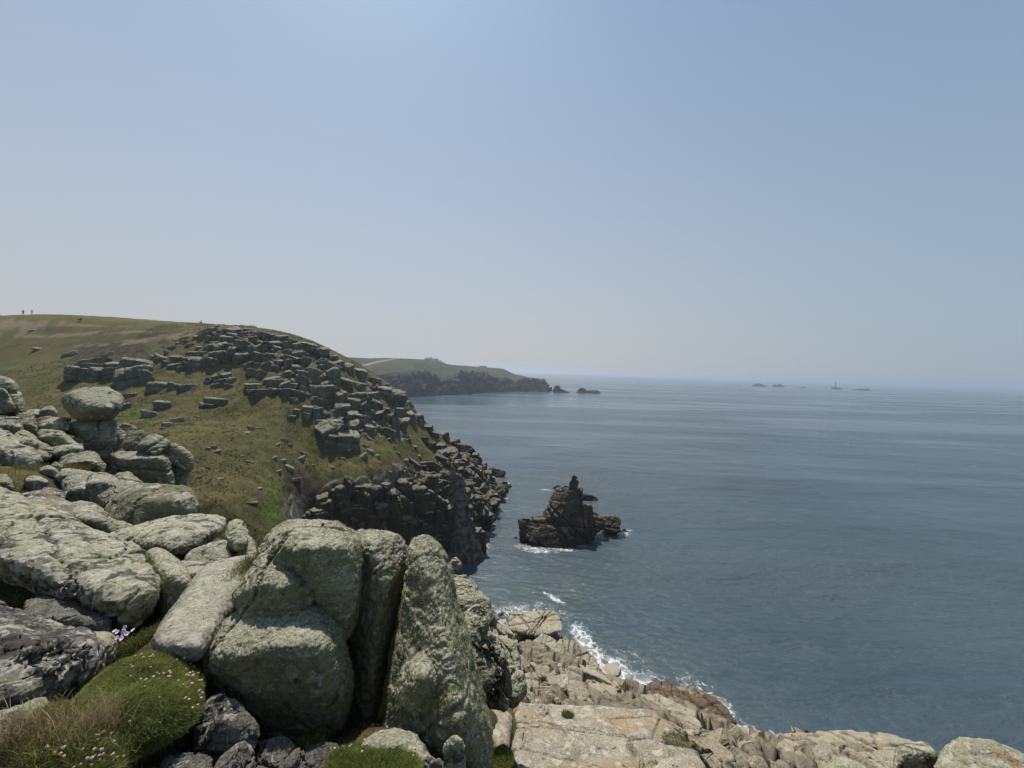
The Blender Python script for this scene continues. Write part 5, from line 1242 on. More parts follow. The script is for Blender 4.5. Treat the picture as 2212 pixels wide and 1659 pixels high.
pin, _, _ = boulder('pinnacle', None, [oh(zs([(800, 530), (806, 490), (830, 462), (870, 455), (912, 465), (930, 495), (915, 530), (895, 560), (812, 555)]), 117, 117.3, 1.6), oh(zs([(832, 452), (836, 420), (866, 400), (896, 418), (908, 446), (880, 458), (850, 460)]), 117.1, 117.2, 1.0)], M_STACK, 56, 1, .02, .002, [(.05, 1, 3, True), (.04, 4, 3, True)], seed=171, cat=None, smooth=1)
pw = pin.location.copy(); pin.parent = stack; pin.location = pw - stack.location
# ------------------------------------------------------------------ far rocks in the sea, lighthouse, houses
def zh(L): return [(713.2 + q[0] * .2728, 740.6 + q[1] * .2728) for q in L]
def zl(L): return [(1591 + q[0] * .1488, 801 + q[1] * .1488) for q in L]
FARR = [('horned rock nearest the tip of the far headland', zh([(1763, 396), (1768, 368), (1784, 340), (1811, 340), (1819, 366), (1826, 372), (1826, 396)]), zh([(1800, 396), (1822, 372), (1852, 377), (1898, 394), (1890, 397)]), 14),
        ('long low jagged rock off the far headland, second from its tip', zh([(1946, 399), (1974, 366), (2000, 358), (2030, 378), (2040, 399)]), zh([(2020, 399), (2034, 378), (2090, 380), (2130, 379), (2142, 398), (2130, 401)]), 14),
        ('flat-domed reef, leftmost of the reef rocks on the horizon', zl([(216, 220), (262, 200), (330, 189), (372, 206), (440, 224), (330, 228)]), None, 40),
        ('twin-peaked reef rock, second from the left on the horizon', zl([(512, 230), (538, 208), (556, 197), (592, 212), (600, 232)]), zl([(585, 232), (600, 205), (626, 189), (652, 214), (694, 233), (640, 236)]), 40),
        ('tiny reef rock between the twin-peaked rock and the lighthouse', zl([(918, 245), (935, 236), (960, 231), (996, 244), (960, 248)]), None, 30),
        ('low dark islet carrying the lighthouse', zl([(1368, 264), (1385, 242), (1400, 236), (1475, 239), (1534, 264), (1450, 268)]), None, 40),
        ('long flat reef rock right of the lighthouse', zl([(1682, 281), (1770, 265), (1832, 268), (1840, 284)]), zl([(1820, 284), (1850, 278), (1884, 266), (1906, 268), (1932, 284), (1880, 287)]), 40),
        ('half-drowned reef streak with white foam, nearer than the reef rocks', zl([(470, 289), (500, 284), (530, 289), (500, 292)]), None, 20)]
for k, (lb, o1, o2, th) in enumerate(FARR):
    al = o1 + (o2 or [])
    yb = max(q[1] for q in al); xb = sum(q[0] for q in al) / len(al)
    d = (Pz(xb, yb, -1) - CAMP) @ fwd
    w_ = (max(q[0] for q in al) - min(q[0] for q in al)) / FPX * d
    boulder('sea_rock', lb, [oh(o, d, d + th * .3, th) for o in (o1, o2) if o], M_SEAR, 40, 1, .02, .01, [(.03 * w_, 4 / w_, 3, True), (.02 * w_, 10 / w_, 3, True)], seed=200 + k, smooth=1, cat='sea rock')

def lathe(prof, n=20):
    V = []; F = []
    for r, z in prof:
        for k in range(n):
            a = 2 * math.pi * k / n; V.append((r * math.cos(a), r * math.sin(a), z))
    for i in range(len(prof) - 1):
        for k in range(n):
            F.append((i * n + k, i * n + (k + 1) % n, (i + 1) * n + (k + 1) % n, (i + 1) * n + k))
    return np.array(V, float), np.array(F)
lh_d = (Pz(1804.2, 838.5, 0) - CAMP) @ fwd
lh_b = P(1804.2, 837.4, lh_d)
lh_h = (837.4 - 824.6) / FPX * lh_d
lh = tag(link('lighthouse', None), 'grey granite lighthouse tower standing on the dark islet far offshore', 'lighthouse'); lh.location = Vector(lh_b.tolist())
m_tower = plain('tower_granite', (.20, .195, .185), .85)
m_dark = plain('dark_iron', (.05, .05, .055), .5)
link('tower', new_mesh('tower', *lathe([(5.2, -4), (4.7, 2), (4.0, lh_h * .3), (3.5, lh_h * .6), (3.3, lh_h * .80), (3.8, lh_h * .81), (3.8, lh_h * .83), (0.1, lh_h * .83)])), m_tower, lh)
link('lantern', new_mesh('lantern', *lathe([(2.5, lh_h * .83), (2.5, lh_h * .93), (2.7, lh_h * .935), (0.1, lh_h * .96)])), m_dark, lh)
link('helideck', new_mesh('helideck', *lathe([(.1, lh_h * .965), (4.9, lh_h * .97), (4.9, lh_h * .985), (.1, lh_h * .985)])), m_dark, lh)
for k in range(6):
    a = k * math.pi / 3
    V, F = lathe([(.18, lh_h * .83), (.18, lh_h * .97)], 6)
    link('strut', new_mesh('strut', V + np.array([3.4 * math.cos(a), 3.4 * math.sin(a), 0]), F), m_dark, lh)

m_render = plain('white_render', (.62, .62, .60), .8, .08, 1); m_slate = plain('roof_slate', (.14, .145, .16), .7, .2, 1); m_pane = plain('window_glass', (.05, .06, .07), .2, .1, 1)
def boxes(L):
    V = []; F = []
    for (x0, x1, y0, y1, z0, z1) in L:
        b = len(V)
        V += [(x0, y0, z0), (x1, y0, z0), (x1, y1, z0), (x0, y1, z0), (x0, y0, z1), (x1, y0, z1), (x1, y1, z1), (x0, y1, z1)]
        F += [(b, b + 3, b + 2, b + 1), (b + 4, b + 5, b + 6, b + 7), (b, b + 1, b + 5, b + 4), (b + 1, b + 2, b + 6, b + 5), (b + 2, b + 3, b + 7, b + 6), (b + 3, b, b + 4, b + 7)]
    return np.array(V, float), np.array(F)
def house(px, py, d, w, dp, h, rh, label, wall, nch=1):
    c = P(px, py, d)
    o = tag(link('house', None), label, 'house', 'buildings on the far headland'); o.location = Vector(c.tolist())
    o.rotation_euler.z = -math.atan2(c[0], c[1]) + .15
    link('wall', new_mesh('wall', *boxes([(-w / 2, w / 2, -dp / 2, dp / 2, -5, h)]), smooth=False), wall, o)
    V = np.array([(-w / 2 - .3, -dp / 2 - .4, h), (w / 2 + .3, -dp / 2 - .4, h), (w / 2 + .3, dp / 2 + .4, h), (-w / 2 - .3, dp / 2 + .4, h), (-w / 2 - .3, 0, h + rh), (w / 2 + .3, 0, h + rh)])
    F = [(0, 1, 5, 4), (2, 3, 4, 5), (0, 4, 3, 3), (1, 2, 5, 5)]
    me = bpy.data.meshes.new('roof'); me.from_pydata(V.tolist(), [], [(0, 1, 5, 4), (2, 3, 4, 5), (0, 4, 3), (1, 2, 5), (0, 3, 2, 1)])
    rf = link('roof', me, m_slate, o)
    for k in range(nch):
        x = (-w / 2 + 1) if k == 0 else (w / 2 - 1)
        link('chimney', new_mesh('chimney', *boxes([(x - .6, x + .6, -.6, .6, h + rh * .6, h + rh + 1.8)]), smooth=False), wall, rf)
    n = max(2, int(w / 4))
    for k in range(n):
        x = -w / 2 + (k + .5) * w / n
        link('window', new_mesh('window', *boxes([(x - .6, x + .6, -dp / 2 - .12, -dp / 2 + .02, h - 2.2, h - .7)]), smooth=False), m_pane, o)
for q in [(921, 777.6, 1055, 9, 7, 3.0, 3.0, 'dark-roofed house, leftmost of the cluster on the far headland skyline', m_tower, 1), (928, 777.4, 1060, 11, 7, 3.2, 3.4, 'long grey-walled house second from the left in the far cluster', m_tower, 2), (937, 780.2, 1050, 9, 7, 4.0, 3.4, 'white gabled house in the middle of the far cluster', m_render, 2),
          (943, 781.8, 1048, 8, 6, 4.5, 4.0, 'tallest white gabled house of the far cluster', m_render, 2), (950, 784.0, 1045, 10, 6, 3.6, 3.2, 'white house second from the right in the far cluster', m_render, 1), (957, 786.0, 1045, 9, 6, 3.0, 2.6, 'low white house at the right end of the far cluster', m_render, 1),
          (1043, 793.0, 1080, 20, 8, 2.6, 1.6, 'long low building alone near the drop of the far headland', m_tower, 0)]:
    house(*q)

# ------------------------------------------------------------------ people on the skyline
def skin_mesh(name, joints, edges, parent, mat, sub=1):
    me = bpy.data.meshes.new(name)
    me.from_pydata([j[:3] for j in joints], edges, [])
    o = link(name, me, mat, parent)
    m = o.modifiers.new('skin', 'SKIN'); m.use_smooth_shade = True
    for i, j in enumerate(joints):
        s = me.skin_vertices[0].data[i]; s.radius = (j[3], j[4] if len(j) > 4 else j[3]); s.use_root = (i == 0)
    o.modifiers.new('sub', 'SUBSURF').levels = sub
    o.modifiers['sub'].render_levels = sub
    return o
m_skin = plain('skin', (.45, .28, .2), .6, .05); m_hair = plain('hair', (.05, .035, .025), .8, .2)
def person(px, py, d, label, top, leg, pose, face=0.0):
    c = on_skyline(px) - np.array([0, 0, .04])
    o = tag(link('person', None), label, 'person'); o.location = Vector(c.tolist()); o.rotation_euler.z = face
    if pose == 'stand':
        K = [(0, 0, .95, .15, .11), (0, 0, 1.2, .14, .1), (0, 0, 1.42, .18, .1), (0, 0, 1.52, .055), (0, .01, 1.6, .085, .095), (0, .01, 1.72, .07, .09),
             (.10, 0, .9, .09), (.12, .02, .5, .065), (.13, 0, .08, .045), (.13, -.15, .03, .035), (-.10, 0, .9, .09), (-.12, -.02, .5, .065), (-.13, .06, .08, .045), (-.13, -.09, .03, .035),
             (.2, 0, 1.4, .055), (.27, -.02, 1.12, .045), (.22, -.2, 1.0, .035), (.2, -.28, 1.0, .03), (-.2, 0, 1.4, .055), (-.27, 0, 1.12, .045), (-.26, -.12, .9, .035), (-.25, -.16, .83, .03)]
    else:
        K = [(0, 0, .14, .17, .13), (0, .04, .38, .15, .11), (0, -.02, .60, .18, .1), (0, -.05, .70, .055), (0, -.07, .78, .085, .095), (0, -.07, .9, .07, .09),
             (.10, -.08, .14, .09), (.13, -.45, .42, .065), (.13, -.6, .08, .045), (.13, -.74, .03, .035), (-.10, -.08, .14, .09), (-.13, -.42, .40, .065), (-.13, -.62, .08, .045), (-.13, -.75, .03, .035),
             (.2, -.02, .58, .055), (.25, -.15, .36, .045), (.16, -.38, .42, .035), (.13, -.46, .42, .03), (-.2, -.02, .58, .055), (-.27, -.1, .34, .045), (-.17, -.36, .40, .035), (-.13, -.45, .40, .03)]
    E = [(0, 1), (1, 2), (2, 3), (3, 4), (4, 5), (0, 6), (6, 7), (7, 8), (8, 9), (0, 10), (10, 11), (11, 12), (12, 13), (2, 14), (14, 15), (15, 16), (16, 17), (2, 18), (18, 19), (19, 20), (20, 21)]
    skin_mesh('body', K, E, o, m_skin)
    def grow(idx, g): return [tuple(K[i][:3]) + tuple(r + g for r in (K[i][3:] if len(K[i]) > 4 else (K[i][3], K[i][3]))) for i in idx]
    ti = [1, 2, 14, 15, 16, 18, 19, 20, 0]
    skin_mesh('jacket', grow(ti, .02), [(0, 1), (1, 2), (2, 3), (3, 4), (1, 5), (5, 6), (6, 7), (0, 8)], o, plain('jacket', top, .8))
    li = [0, 6, 7, 8, 10, 11, 12]
    skin_mesh('trousers', grow(li, .018), [(0, 1), (1, 2), (2, 3), (0, 4), (4, 5), (5, 6)], o, plain('trousers', leg, .8))
    h = K[5]; V, F = lathe([(.02, -.12), (.095, -.09), (.11, 0), (.09, .07), (.01, .10)], 10)
    link('hair', new_mesh('hair', V + np.array([h[0], h[1] + .02, h[2] - .01]), F), m_hair, o)
    return o
gpx2, gpy2 = project(GV)
def on_skyline(px):
    k = np.where((np.abs(gpx2 - px) < 2.0) & (GV[:, 1] > 60))[0]
    return GV[k[np.argmin(gpy2[k])]]
person(51, 686.0, 128.5, 'person in dark clothes standing on the skyline path, left of the two walkers', (.05, .05, .075), (.03, .03, .035), 'stand', .6)
pb = person(70.5, 687.0, 128.5, 'person in a reddish jacket standing on the skyline, right of the two walkers', (.16, .06, .06), (.08, .035, .035), 'stand', 2.2)
person(435, 708.0, 115.5, 'person in grey sitting on the skyline beside the jagged crest', (.16, .16, .17), (.05, .05, .06), 'sit', -.9)

# ------------------------------------------------------------------ grasses and cushions
def blades(base, nrm, length, width, cols, lean=.5, droop=.5, wind=None, rs=None, segs=3):
    """tapered curved blades: base (n,3), nrm (n,3), length (n,), width (n,), cols (n,3)"""
    n = len(base); rs = rs or np.random.default_rng(1)
    side = rs.normal(0, 1, (n, 3)); side -= (side * nrm).sum(1, keepdims=True) * nrm
    side /= np.linalg.norm(side, axis=1, keepdims=True)
    dirn = nrm + lean * side * rs.uniform(.2, 1, (n, 1))
    if wind is not None: dirn = dirn + np.asarray(wind)
    dirn /= np.linalg.norm(dirn, axis=1, keepdims=True)
    wv_ = np.cross(dirn, side); wv_ += .6 * rs.normal(0, 1, (n, 3)); wv_ /= np.linalg.norm(wv_, axis=1, keepdims=True)
    V = []; C = []
    for k in range(segs):
        t = k / segs
        cen = base + dirn * (length * t)[:, None] + (side * .5 + np.array([0, 0, -1.0])) * (length * droop * t * t * .5)[:, None]
        w = (width * (1 - .75 * t) * .5)[:, None]
        V += [cen - wv_ * w, cen + wv_ * w]; C += [cols * (.75 + .3 * t)] * 2
    tip = base + dirn * length[:, None] + (side * .5 + np.array([0, 0, -1.0])) * (length * droop * .5)[:, None]
    V.append(tip); C.append(cols * 1.12)
    nv = 2 * segs + 1
    Vs = np.stack(V, 1).reshape(-1, 3); Cs = np.stack(C, 1).reshape(-1, 3)
    b = (np.arange(n) * nv)[:, None]
    tri = []
    for k in range(segs - 1):
        tri += [[2 * k, 2 * k + 1, 2 * k + 3], [2 * k, 2 * k + 3, 2 * k + 2]]
    tri.append([2 * segs - 2, 2 * segs - 1, 2 * segs])
    F = (b[:, :, None] + np.array(tri)[None]).reshape(-1, 3)
    return Vs, F, np.clip(Cs, 0, 1)

def blade_obj(name, parts, parent=None, loc=None):
    Vs, Fs, Cs, off = [], [], [], 0
    for V, F, C in parts:
        Vs.append(V); Fs.append(F + off); Cs.append(C); off += len(V)
    V = np.concatenate(Vs)
    if loc is not None: V = V - np.asarray(loc)
    me = new_mesh(name, V, np.concatenate(Fs)); set_attr(me, 'Col', np.concatenate(Cs))
    return link(name, me, M_BLADE, parent, loc if parent is None else None)

def pick(cols, n, rs, jit=.22):
    c = np.array(cols)[rs.integers(0, len(cols), n)]
    return c * (1 + jit * rs.normal(0, 1, (n, 1))).clip(.4, 1.8)

def sample_tris(V, F, n, rs, mask=None):
    T = V[F[:, :3]]
    ar = np.linalg.norm(np.cross(T[:, 1] - T[:, 0], T[:, 2] - T[:, 0]), axis=1)
    if F.shape[1] == 4: ar = ar * 2
    if mask is not None: ar = ar * mask
    idx = rs.choice(len(F), n, p=ar / ar.sum())
    u, v = rs.random(n), rs.random(n)
    if F.shape[1] == 4:
        q = V[F[idx]]
        p = (q[:, 0] * ((1 - u) * (1 - v))[:, None] + q[:, 1] * (u * (1 - v))[:, None] + q[:, 2] * (u * v)[:, None] + q[:, 3] * ((1 - u) * v)[:, None])
    else:
        f = u + v > 1; u = np.where(f, 1 - u, u); v = np.where(f, 1 - v, v)
        p = T[idx, 0] + u[:, None] * (T[idx, 1] - T[idx, 0]) + v[:, None] * (T[idx, 2] - T[idx, 0])
    return p, idx

rs = np.random.default_rng(11)
gN = vnormals(GV, GF)
fc = GV[GF].mean(1); frad = np.linalg.norm(fc[:, :2], axis=1)
fx_, fy_ = project(fc)
inview = (fx_ > -250) & (fx_ < 2450) & (fc[:, 1] > 0)
gm_ = (1 - a_rock[GF].mean(1)) * (1 - .9 * a_earth[GF].mean(1)) * (1 - .9 * a_path[GF].mean(1)) * (1 - sandy[GF].mean(1))
fflat = np.column_stack([fc[:, :2], np.zeros(len(fc))])
clump = smoothstep(-.35, .35, fbm(fflat, 1 / 1.8, 3, 61) + .5 * fbm(fflat, 1 / 7., 2, 62))
# the far hill: weight by how large it is seen, so that the turf is dense wherever it shows
wt = gm_ * inview * (frad > 38) * (frad < 165) * (fc[:, 0] < 6) * (.25 + clump) / frad ** 1.2
p, idx = sample_tris(GV, GF, 90000, rs, wt)
nb = 4
base = np.repeat(p, nb, 0) + rs.normal(0, .13, (len(p) * nb, 3)) * np.array([1, 1, .1])
nr_ = gN[GF[idx, 0]] * .5 + np.array([0, 0, .7]); nr_ /= np.linalg.norm(nr_, axis=1, keepdims=True)
tone = fbm(np.column_stack([p[:, :2], np.zeros(len(p))]), 1 / 8., 4, 63); t2_ = fbm(np.column_stack([p[:, :2], np.zeros(len(p))]), 1 / 1.5, 2, 64)
cA, cB, cC, cD = np.array([.09, .095, .032]), np.array([.135, .118, .05]), np.array([.06, .075, .02]), np.array([.055, .05, .024])
col = cA + (cB - cA) * smoothstep(-.1, .3, tone)[:, None]; col = col + (cC - col) * smoothstep(.05, .4, -tone)[:, None]
col = col + (cD - col) * (.45 * smoothstep(.05, .4, t2_))[:, None]
col = col + (np.array([.085, .125, .022]) - col) * (.8 * a_green[GF[idx]].mean(1))[:, None]
col = np.repeat(col * (1 + .22 * rs.normal(0, 1, (len(p), 1))).clip(.5, 1.6), nb, 0)
ln = np.repeat(rs.uniform(.10, .28, len(p)), nb) * rs.uniform(.7, 1.2, len(p) * nb)
g1 = blades(base, np.repeat(nr_, nb, 0), ln, ln * .45, col, .9, .5, (.1, -.1, 0), rs, 2)
tag(blade_obj('grass', [g1]), kind='stuff')

# the near ground among the boulders
def ground_tufts(px, py, d, rx, n, lmin, lmax, cols, wdt=.006, lean=.6, droop=.6, wind=None, spread_d=None):
    c = P(px, py, d)
    ang = rs.uniform(0, 2 * math.pi, n); rr_ = np.sqrt(rs.random(n))
    ry = spread_d or rx
    xy = np.column_stack([c[0] + rx * rr_ * np.cos(ang), c[1] + ry * rr_ * np.sin(ang)])
    b_ = np.column_stack([xy, np.maximum(ground_z(xy) - .02, c[2] - .15)])
    ln_ = rs.uniform(lmin, lmax, n) * (1.1 - .5 * rr_)
    return blades(b_, np.tile([0, 0, 1.0], (n, 1)), ln_, rs.uniform(.7, 1.3, n) * wdt, pick(cols, n, rs), lean, droop, wind, rs)
GREEN = [(.19, .25, .05), (.24, .29, .07), (.27, .28, .09), (.15, .18, .04)]
OLIVE = [(.16, .145, .05), (.2, .165, .065), (.13, .125, .045), (.09, .09, .03)]
STRAW = [(.34, .27, .15), (.42, .35, .21), (.26, .2, .11), (.2, .17, .08)]
RUST = [(.16, .09, .045), (.12, .065, .035), (.2, .13, .06), (.12, .1, .04)]
wnear = (1 - .6 * a_earth[GF].mean(1)) * inview * (frad > 2.5) * (frad < 22) * (fc[:, 0] < .5) * (.15 + smoothstep(-.2, .4, fbm(fflat, 1.1, 3, 71))) / frad ** 1.5
p, idx = sample_tris(GV, GF, 42000, rs, wnear)
tn = fbm(np.column_stack([p[:, :2], np.zeros(len(p))]), .8, 3, 73)
colr = np.where((tn > .12)[:, None], pick(RUST, len(p), rs), np.where((tn < -.15)[:, None], pick(GREEN, len(p), rs), pick(OLIVE, len(p), rs)))
sc_ = np.clip(np.linalg.norm(p[:, :2], axis=1) / 8.0, .45, 1.8)
g2 = blades(p, np.tile([0, 0, 1.0], (len(p), 1)), rs.uniform(.06, .2, len(p)) * sc_, rs.uniform(.006, .012, len(p)) * sc_, colr, .9, .7, (.05, -.1, 0), rs)
o_ = blade_obj('grass', [g2]); tag(o_, kind='stuff')

def cushion(name, label, hull, n, lmin, lmax, cols, wdt, seed, cat='cushion plant', res=40, mossmat=None):
    V, F = sdf_rock([outline_hull(**hull)], res, .09, .02)
    V = laplace(V, F, 3, .5); V, F = subdiv(V, F); V = laplace(V, F, 3, .5)
    V = rough(V, F, [(.055, 3.2, 3, False), (.025, 10, 3, False)], seed)
    c = V.mean(0); c[2] = V[:, 2].min()
    o = link(name, new_mesh(name, V - c, F), mossmat or M_CUSH, loc=c); tag(o, label, cat)
    N = vnormals(V, F)
    fn = N[F[:, 0]]; m_ = (fn[:, 2] > -.2) * 1.0 + .02
    p, idx = sample_tris(V, F, n, rs, m_)
    nn = N[F[idx, 0]] * .8 + np.array([0, 0, .35]); nn /= np.linalg.norm(nn, axis=1, keepdims=True)
    t_ = fbm(p, 5, 3, seed)
    cc = pick(cols, n, rs) * (1 + .5 * t_)[:, None]
    bl = blades(p - nn * .004, nn, rs.uniform(lmin, lmax, n), rs.uniform(.7, 1.3, n) * wdt, cc, .7, .4, (.1, -.05, 0), rs, 2)
    f = blade_obj('foliage', [bl]); f.data.transform(Matrix.Translation(Vector((-c).tolist()))); f.parent = o
    tag(f, kind='stuff')
    return o, c, V, F, N
M_CUSH = plain('cushion_moss', (.045, .06, .018), .95, .4, 14)
cu, cc0, cV, cF, cN = cushion('thrift_cushion', 'bright green domed hummock dotted with dried pale flower heads, between the mottled and three-lobed boulders',
    oh([(105, 1560), (150, 1500), (235, 1432), (330, 1402), (400, 1425), (452, 1470), (460, 1530), (420, 1590), (330, 1640), (200, 1660), (110, 1640)], 2.35, 3.25, .7, [(300, 1510, 2.5), (240, 1480, 2.6)], grow=1.02), 70000, .014, .05, GREEN + [(.2, .17, .07)], .0038, 301)
# dried flower heads on thin stalks
def flower_mesh(seed):
    V, F = lathe([(.0012, 0), (.001, .03), (.0012, .05)], 5)
    V2, F2 = lathe([(.001, .047), (.0075, .050), (.0105, .056), (.0085, .063), (.001, .066)], 8)
    r_ = np.random.default_rng(seed); V2 = V2 + r_.normal(0, .0012, V2.shape)
    return np.concatenate([V, V2]), np.concatenate([F, F2 + len(V)])
t = NT('papery_flower')
t.put(t.bsdf.inputs['Base Color'], t.mix(t.noise(90, 3), (.34, .22, .15), (.66, .54, .42))); t.bsdf.inputs['Roughness'].default_value = .9
M_FLOW = t.m
FLM = []
for k in range(4):
    me = new_mesh('flower_head', *flower_mesh(k)); me.materials.append(M_FLOW); FLM.append(me)
def flowers_on(parent, c, V, F, N, n, regions):
    vx, vy = project(V)
    ok = np.zeros(len(V), bool)
    for x, y, rx, ry in regions: ok |= ((vx - x) / rx) ** 2 + ((vy - y) / ry) ** 2 < 1
    vis = ok & (((CAMP - V) * N).sum(1) > 0)
    cand = np.where(vis)[0]
    if len(cand) == 0: return
    for i in rs.choice(cand, min(n, len(cand)), replace=False):
        o = bpy.data.objects.new('flower_head', random.choice(FLM)); COL.objects.link(o); o.parent = parent
        d_ = N[i] * .7 + np.array([.1, -.1, .8]) + rs.normal(0, .25, 3)
        o.rotation_euler = Vector(d_.tolist()).to_track_quat('Z', 'Y').to_euler()
        o.location = Vector((V[i] - c).tolist()); s = float(rs.uniform(.5, 1.0)); o.scale = (s, s, s)
flowers_on(cu, cc0, cV, cF, cN, 96, [(425, 1485, 40, 70), (395, 1450, 40, 25), (380, 1500, 40, 40), (440, 1440, 25, 30), (235, 1590, 60, 45), (180, 1620, 60, 35), (330, 1460, 60, 40)])
cu2, c2, V2, F2, N2 = cushion('moss_tussock', 'small bright green tussock at the bottom edge between the dark stones and the humped boulder',
    oh([(690, 1690), (705, 1640), (745, 1622), (800, 1612), (850, 1622), (890, 1632), (912, 1660), (910, 1700)], 2.45, 2.75, .5), 26000, .02, .06, GREEN + [(.13, .15, .03), (.12, .14, .03)], .004, 302, 'tussock')
flowers_on(cu2, c2, V2, F2, N2, 14, [(775, 1625, 60, 25), (885, 1640, 40, 20)])
cu3, c3, V3, F3, N3 = cushion('grass_hummock', 'straw-and-green grass hummock with wind-bent plumes in the bottom left corner',
    oh([(-60, 1700), (-30, 1630), (20, 1590), (60, 1545), (110, 1515), (150, 1540), (205, 1580), (260, 1600), (280, 1650), (270, 1720)], 2.05, 2.55, .7), 30000, .03, .09, GREEN + OLIVE + STRAW[:1], .004, 303, 'grass hummock')
flowers_on(cu3, c3, V3, F3, N3, 90, [(235, 1620, 60, 40), (150, 1645, 80, 25), (200, 1590, 40, 30)])
# long straw blades and plumes of the hummock
def line_tufts(p0, p1, n, lmin, lmax, cols, wdt, lean, wind, jit=.03):
    a, b_ = P(*p0), P(*p1); t_ = rs.random(n)[:, None]
    bs = a + (b_ - a) * t_ + rs.normal(0, jit, (n, 3))
    return blades(bs, np.tile([0, 0, 1.0], (n, 1)), rs.uniform(lmin, lmax, n), rs.uniform(.6, 1.3, n) * wdt, pick(cols, n, rs), lean, .7, wind, rs)
bl = [line_tufts((150, 1620, 2.3), (235, 1580, 2.45), 1500, .08, .26, STRAW, .0032, .45, (-.15, .3, 0), .05), line_tufts((60, 1640, 2.2), (150, 1560, 2.45), 900, .06, .18, STRAW + OLIVE, .004, .6, (-.2, .2, 0), .05),
      line_tufts((0, 1600, 2.2), (90, 1560, 2.4), 1000, .05, .14, STRAW, .004, .8, (-.4, 0, 0), .05), line_tufts((100, 1650, 2.2), (260, 1640, 2.35), 1500, .05, .15, GREEN + OLIVE, .004, .8, (0, 0, 0), .06)]
f = blade_obj('grass_plumes', bl); f.data.transform(Matrix.Translation(Vector((-c3).tolist()))); f.parent = cu3; tag(f, kind='stuff')
# strips and tufts of grass between the boulders
TU = [('strip of ochre grass along the groove between the leaning slab and the three-lobed boulder', [line_tufts((545, 1212, 5.3), (480, 1290, 4.35), 2600, .05, .14, OLIVE + STRAW[3:] + GREEN[:1], .006, .8, (0, -.2, 0), .05), line_tufts((480, 1300, 4.2), (428, 1400, 3.35), 2600, .03, .11, OLIVE + RUST, .005, .8, (0, -.2, 0), .04)]),
      ('round ochre grass tuft under the lip of the broad boulder', [ground_tufts(158, 1350, 4.15, .20, 1800, .06, .14, OLIVE + [(.2, .15, .05)], .005)]),
      ('dark olive grass tuft right of the round ochre tuft', [ground_tufts(222, 1362, 4.1, .20, 1500, .05, .12, OLIVE[2:] + GREEN[3:], .005)]),
      ('dark green moss patch in the hollow above the broad boulder', [ground_tufts(122, 1100, 9.9, .4, 2200, .08, .2, [(.045, .06, .015), (.06, .075, .02)], .012)]),
      ('bright moss strip beside the dark moss patch', [ground_tufts(182, 1102, 9.4, .45, 2200, .05, .12, [(.09, .13, .02), (.07, .10, .02)], .012)]),
      ('green patch in the notch right of the wing-shaped ledge', [ground_tufts(438, 1215, 6.2, .30, 1800, .04, .1, GREEN, .008)]),
      ('mossy patch below the orange-crested boulder', [ground_tufts(280, 1138, 8.3, .45, 2000, .04, .1, GREEN, .01)]),
      ('small yellow-green tuft at the right foot of the pointed slab', [ground_tufts(1085, 1620, 5.6, .18, 1500, .05, .14, GREEN + [(.16, .16, .04)], .007), ground_tufts(1078, 1660, 5.0, .14, 900, .04, .10, GREEN, .007)])]
for px_, py_, d_, r_, lab, cl_s in [(30, 1015, 14.5, .9, 'rusty grass tuft below the long diagonal slab', RUST), (85, 1015, 13.5, .6, 'olive grass tuft left of the small pale heather stone', OLIVE), (45, 1070, 11.3, .5, 'ochre grass tuft below the squat block', OLIVE + RUST), (10, 1000, 14.5, .8, 'brown heather tuft at the left edge under the diagonal slab', RUST),
        (150, 1008, 13.6, .6, 'rusty heather tuft above the square pale-topped block', RUST + OLIVE), (60, 1062, 11.6, .5, 'straw tuft beside the dark leaning stone', STRAW + OLIVE), (105, 905, 18.2, .7, 'orange-brown grass patch left of the balanced stack', RUST), (300, 1372, 4.1, .16, 'dark grass in the black gap left of the leaning slab', GREEN[3:] + OLIVE[3:]),
        (20, 1300, 5.0, .3, 'olive grass in the hollow above the mottled boulder', OLIVE), (345, 1400, 3.6, .14, 'green grass at the near foot of the leaning slab', GREEN), (660, 1600, 3.0, .16, 'dark moss under the three-lobed boulder', GREEN[3:])]:
    TU.append((lab, [ground_tufts(px_, py_, d_, r_, 1500, .03 * d_ ** .6, .09 * d_ ** .6, cl_s, .0018 * d_ ** .8 + .002)]))
for lb, parts in TU:
    Vc = parts[0][0].mean(0)
    tag(blade_obj('grass_tuft', parts, None, Vc), lb, 'grass tuft')
def tuft_on(px, py, name, label, r, n, lmin, lmax, cols, w_, ref):
    """tufts rooted on the top of a rock already built"""
    V, F = ref
    vx, vy = project(V); k = np.argmin((vx - px) ** 2 + (vy - py) ** 2 + 4e4 * (vnormals(V, F)[:, 2] < .3))
    c = V[k]; near = np.where(np.linalg.norm(V - c, axis=1) < r)[0]
    i = rs.choice(near, n); 
    b_ = blades(V[i] + rs.normal(0, .01, (n, 3)), np.tile([0, 0, 1.0], (n, 1)), rs.uniform(lmin, lmax, n), rs.uniform(.7, 1.3, n) * w_, pick(cols, n, rs), .9, .6, None, rs)
    tag(blade_obj(name, [b_], None, c), label, 'grass tuft')
for q in [(1226, 1546, 'dark green cushion tuft growing alone on the pink platform', .13, 1600, .04, .12, [(.10, .13, .03), (.13, .15, .04)], .008),
          (1405, 1632, 'flat olive grass patch in the right half of the platform', .5, 2600, .03, .08, OLIVE + GREEN[3:], .008), (1462, 1600, 'olive grass line at the right rim of the platform', .32, 1600, .03, .10, OLIVE + GREEN[:1], .008)]:
    tuft_on(q[0], q[1], 'grass_tuft', q[2], q[3], q[4], q[5], q[6], q[7], q[8], PLAT_VF)
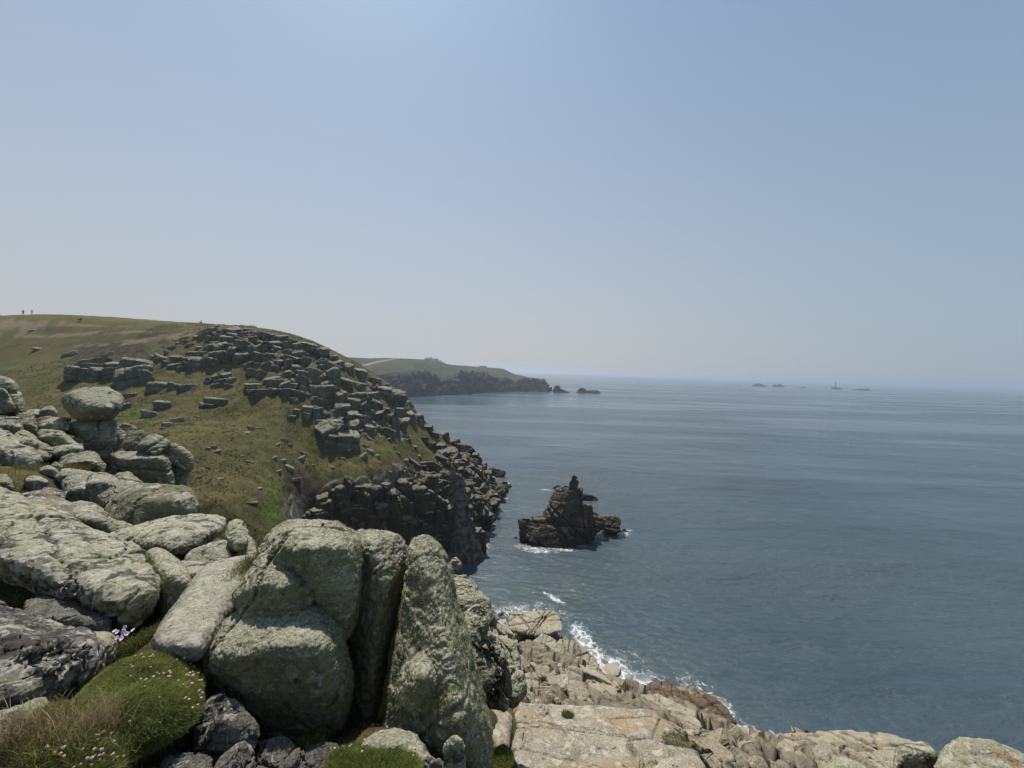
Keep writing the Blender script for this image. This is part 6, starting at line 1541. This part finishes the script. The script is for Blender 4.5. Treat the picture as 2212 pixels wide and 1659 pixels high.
# a clump of pale lilac flowers in the dark gap
fc_ = P(262, 1376, 3.95)
wf = tag(link('wild_flower', None, loc=fc_), 'clump of pale lilac flowers in the dark gap below the broad boulder', 'wild flower')
m_lil = plain('lilac_petal', (.55, .48, .66), .7, .15, 60)
pet = []
V, F = lathe([(.001, 0), (.006, .004), (.016, .007), (.02, .006), (.001, .008)], 9)
for k in range(13):
    o = bpy.data.objects.new('blossom', None)
    me = bpy.data.meshes.get('blossom') or new_mesh('blossom', V, F)
    if not me.materials: me.materials.append(m_lil)
    o = link('blossom', me, None, wf); o.location = (random.uniform(-.09, .09), random.uniform(-.05, .05), random.uniform(0, .07)); o.rotation_euler = (random.uniform(.2, 1.1), random.uniform(-.5, .5), 0)
f = blade_obj('leaves', [ground_tufts(262, 1390, 3.95, .14, 700, .05, .16, [(.03, .06, .015), (.04, .075, .02)], .008)]); f.data.transform(Matrix.Translation(Vector((-fc_).tolist()))); f.parent = wf; tag(f, kind='stuff')

# beard lichen on the upright front rocks
def lichen_on(key, n, lmin, lmax, thr, seed):
    o, V, F = HERO[key]
    N = vnormals(V, F)
    msk = smoothstep(thr - .25, thr + .2, fbm(V, 2.2, 4, seed) + .35 * N[:, 0] + .15)
    p, idx = sample_tris(V, F, n, rs, msk[F[:, 0]] + 1e-4)
    nn = N[F[idx, 0]]
    t_ = fbm(p, 6, 2, seed + 3)
    cc = pick([(.25, .265, .145), (.30, .315, .18), (.20, .215, .115), (.34, .35, .22)], n, rs, .15) * (1 + .25 * t_)[:, None]
    bl = blades(p - nn * .002, nn, rs.uniform(lmin, lmax, n), rs.uniform(.7, 1.3, n) * .0055, cc, .9, .6, None, rs, 2)
    f = blade_obj('lichen', [bl]); f.data.transform(Matrix.Translation(-o.location)); f.parent = o; tag(f, kind='stuff')
lichen_on('a', 65000, .008, .026, .05, 401); lichen_on('b', 32000, .008, .026, .0, 402); lichen_on('c', 60000, .008, .028, -.05, 403)
# ------------------------------------------------------------------ the haze over the sea
hb = bpy.data.meshes.new('haze')
bm = bmesh.new(); bmesh.ops.create_cube(bm, size=1.0)
for v in bm.verts:
    v.co.x *= 70000; v.co.y = -400 if v.co.y < 0 else 32000; v.co.z = -8.0 if v.co.z < 0 else 92.0
bm.to_mesh(hb); bm.free()
hzm = bpy.data.materials.new('haze'); hzm.use_nodes = True
ht = hzm.node_tree
for n in list(ht.nodes): ht.nodes.remove(n)
hout = ht.nodes.new('ShaderNodeOutputMaterial')
hv = ht.nodes.new('ShaderNodeVolumePrincipled')
hv.inputs['Color'].default_value = (.72, .84, 1.0, 1)
hv.inputs['Density'].default_value = 0.0002
hv.inputs['Anisotropy'].default_value = 0.45
ht.links.new(hv.outputs[0], hout.inputs['Volume'])
tag(link('haze', hb, hzm), kind='stuff')
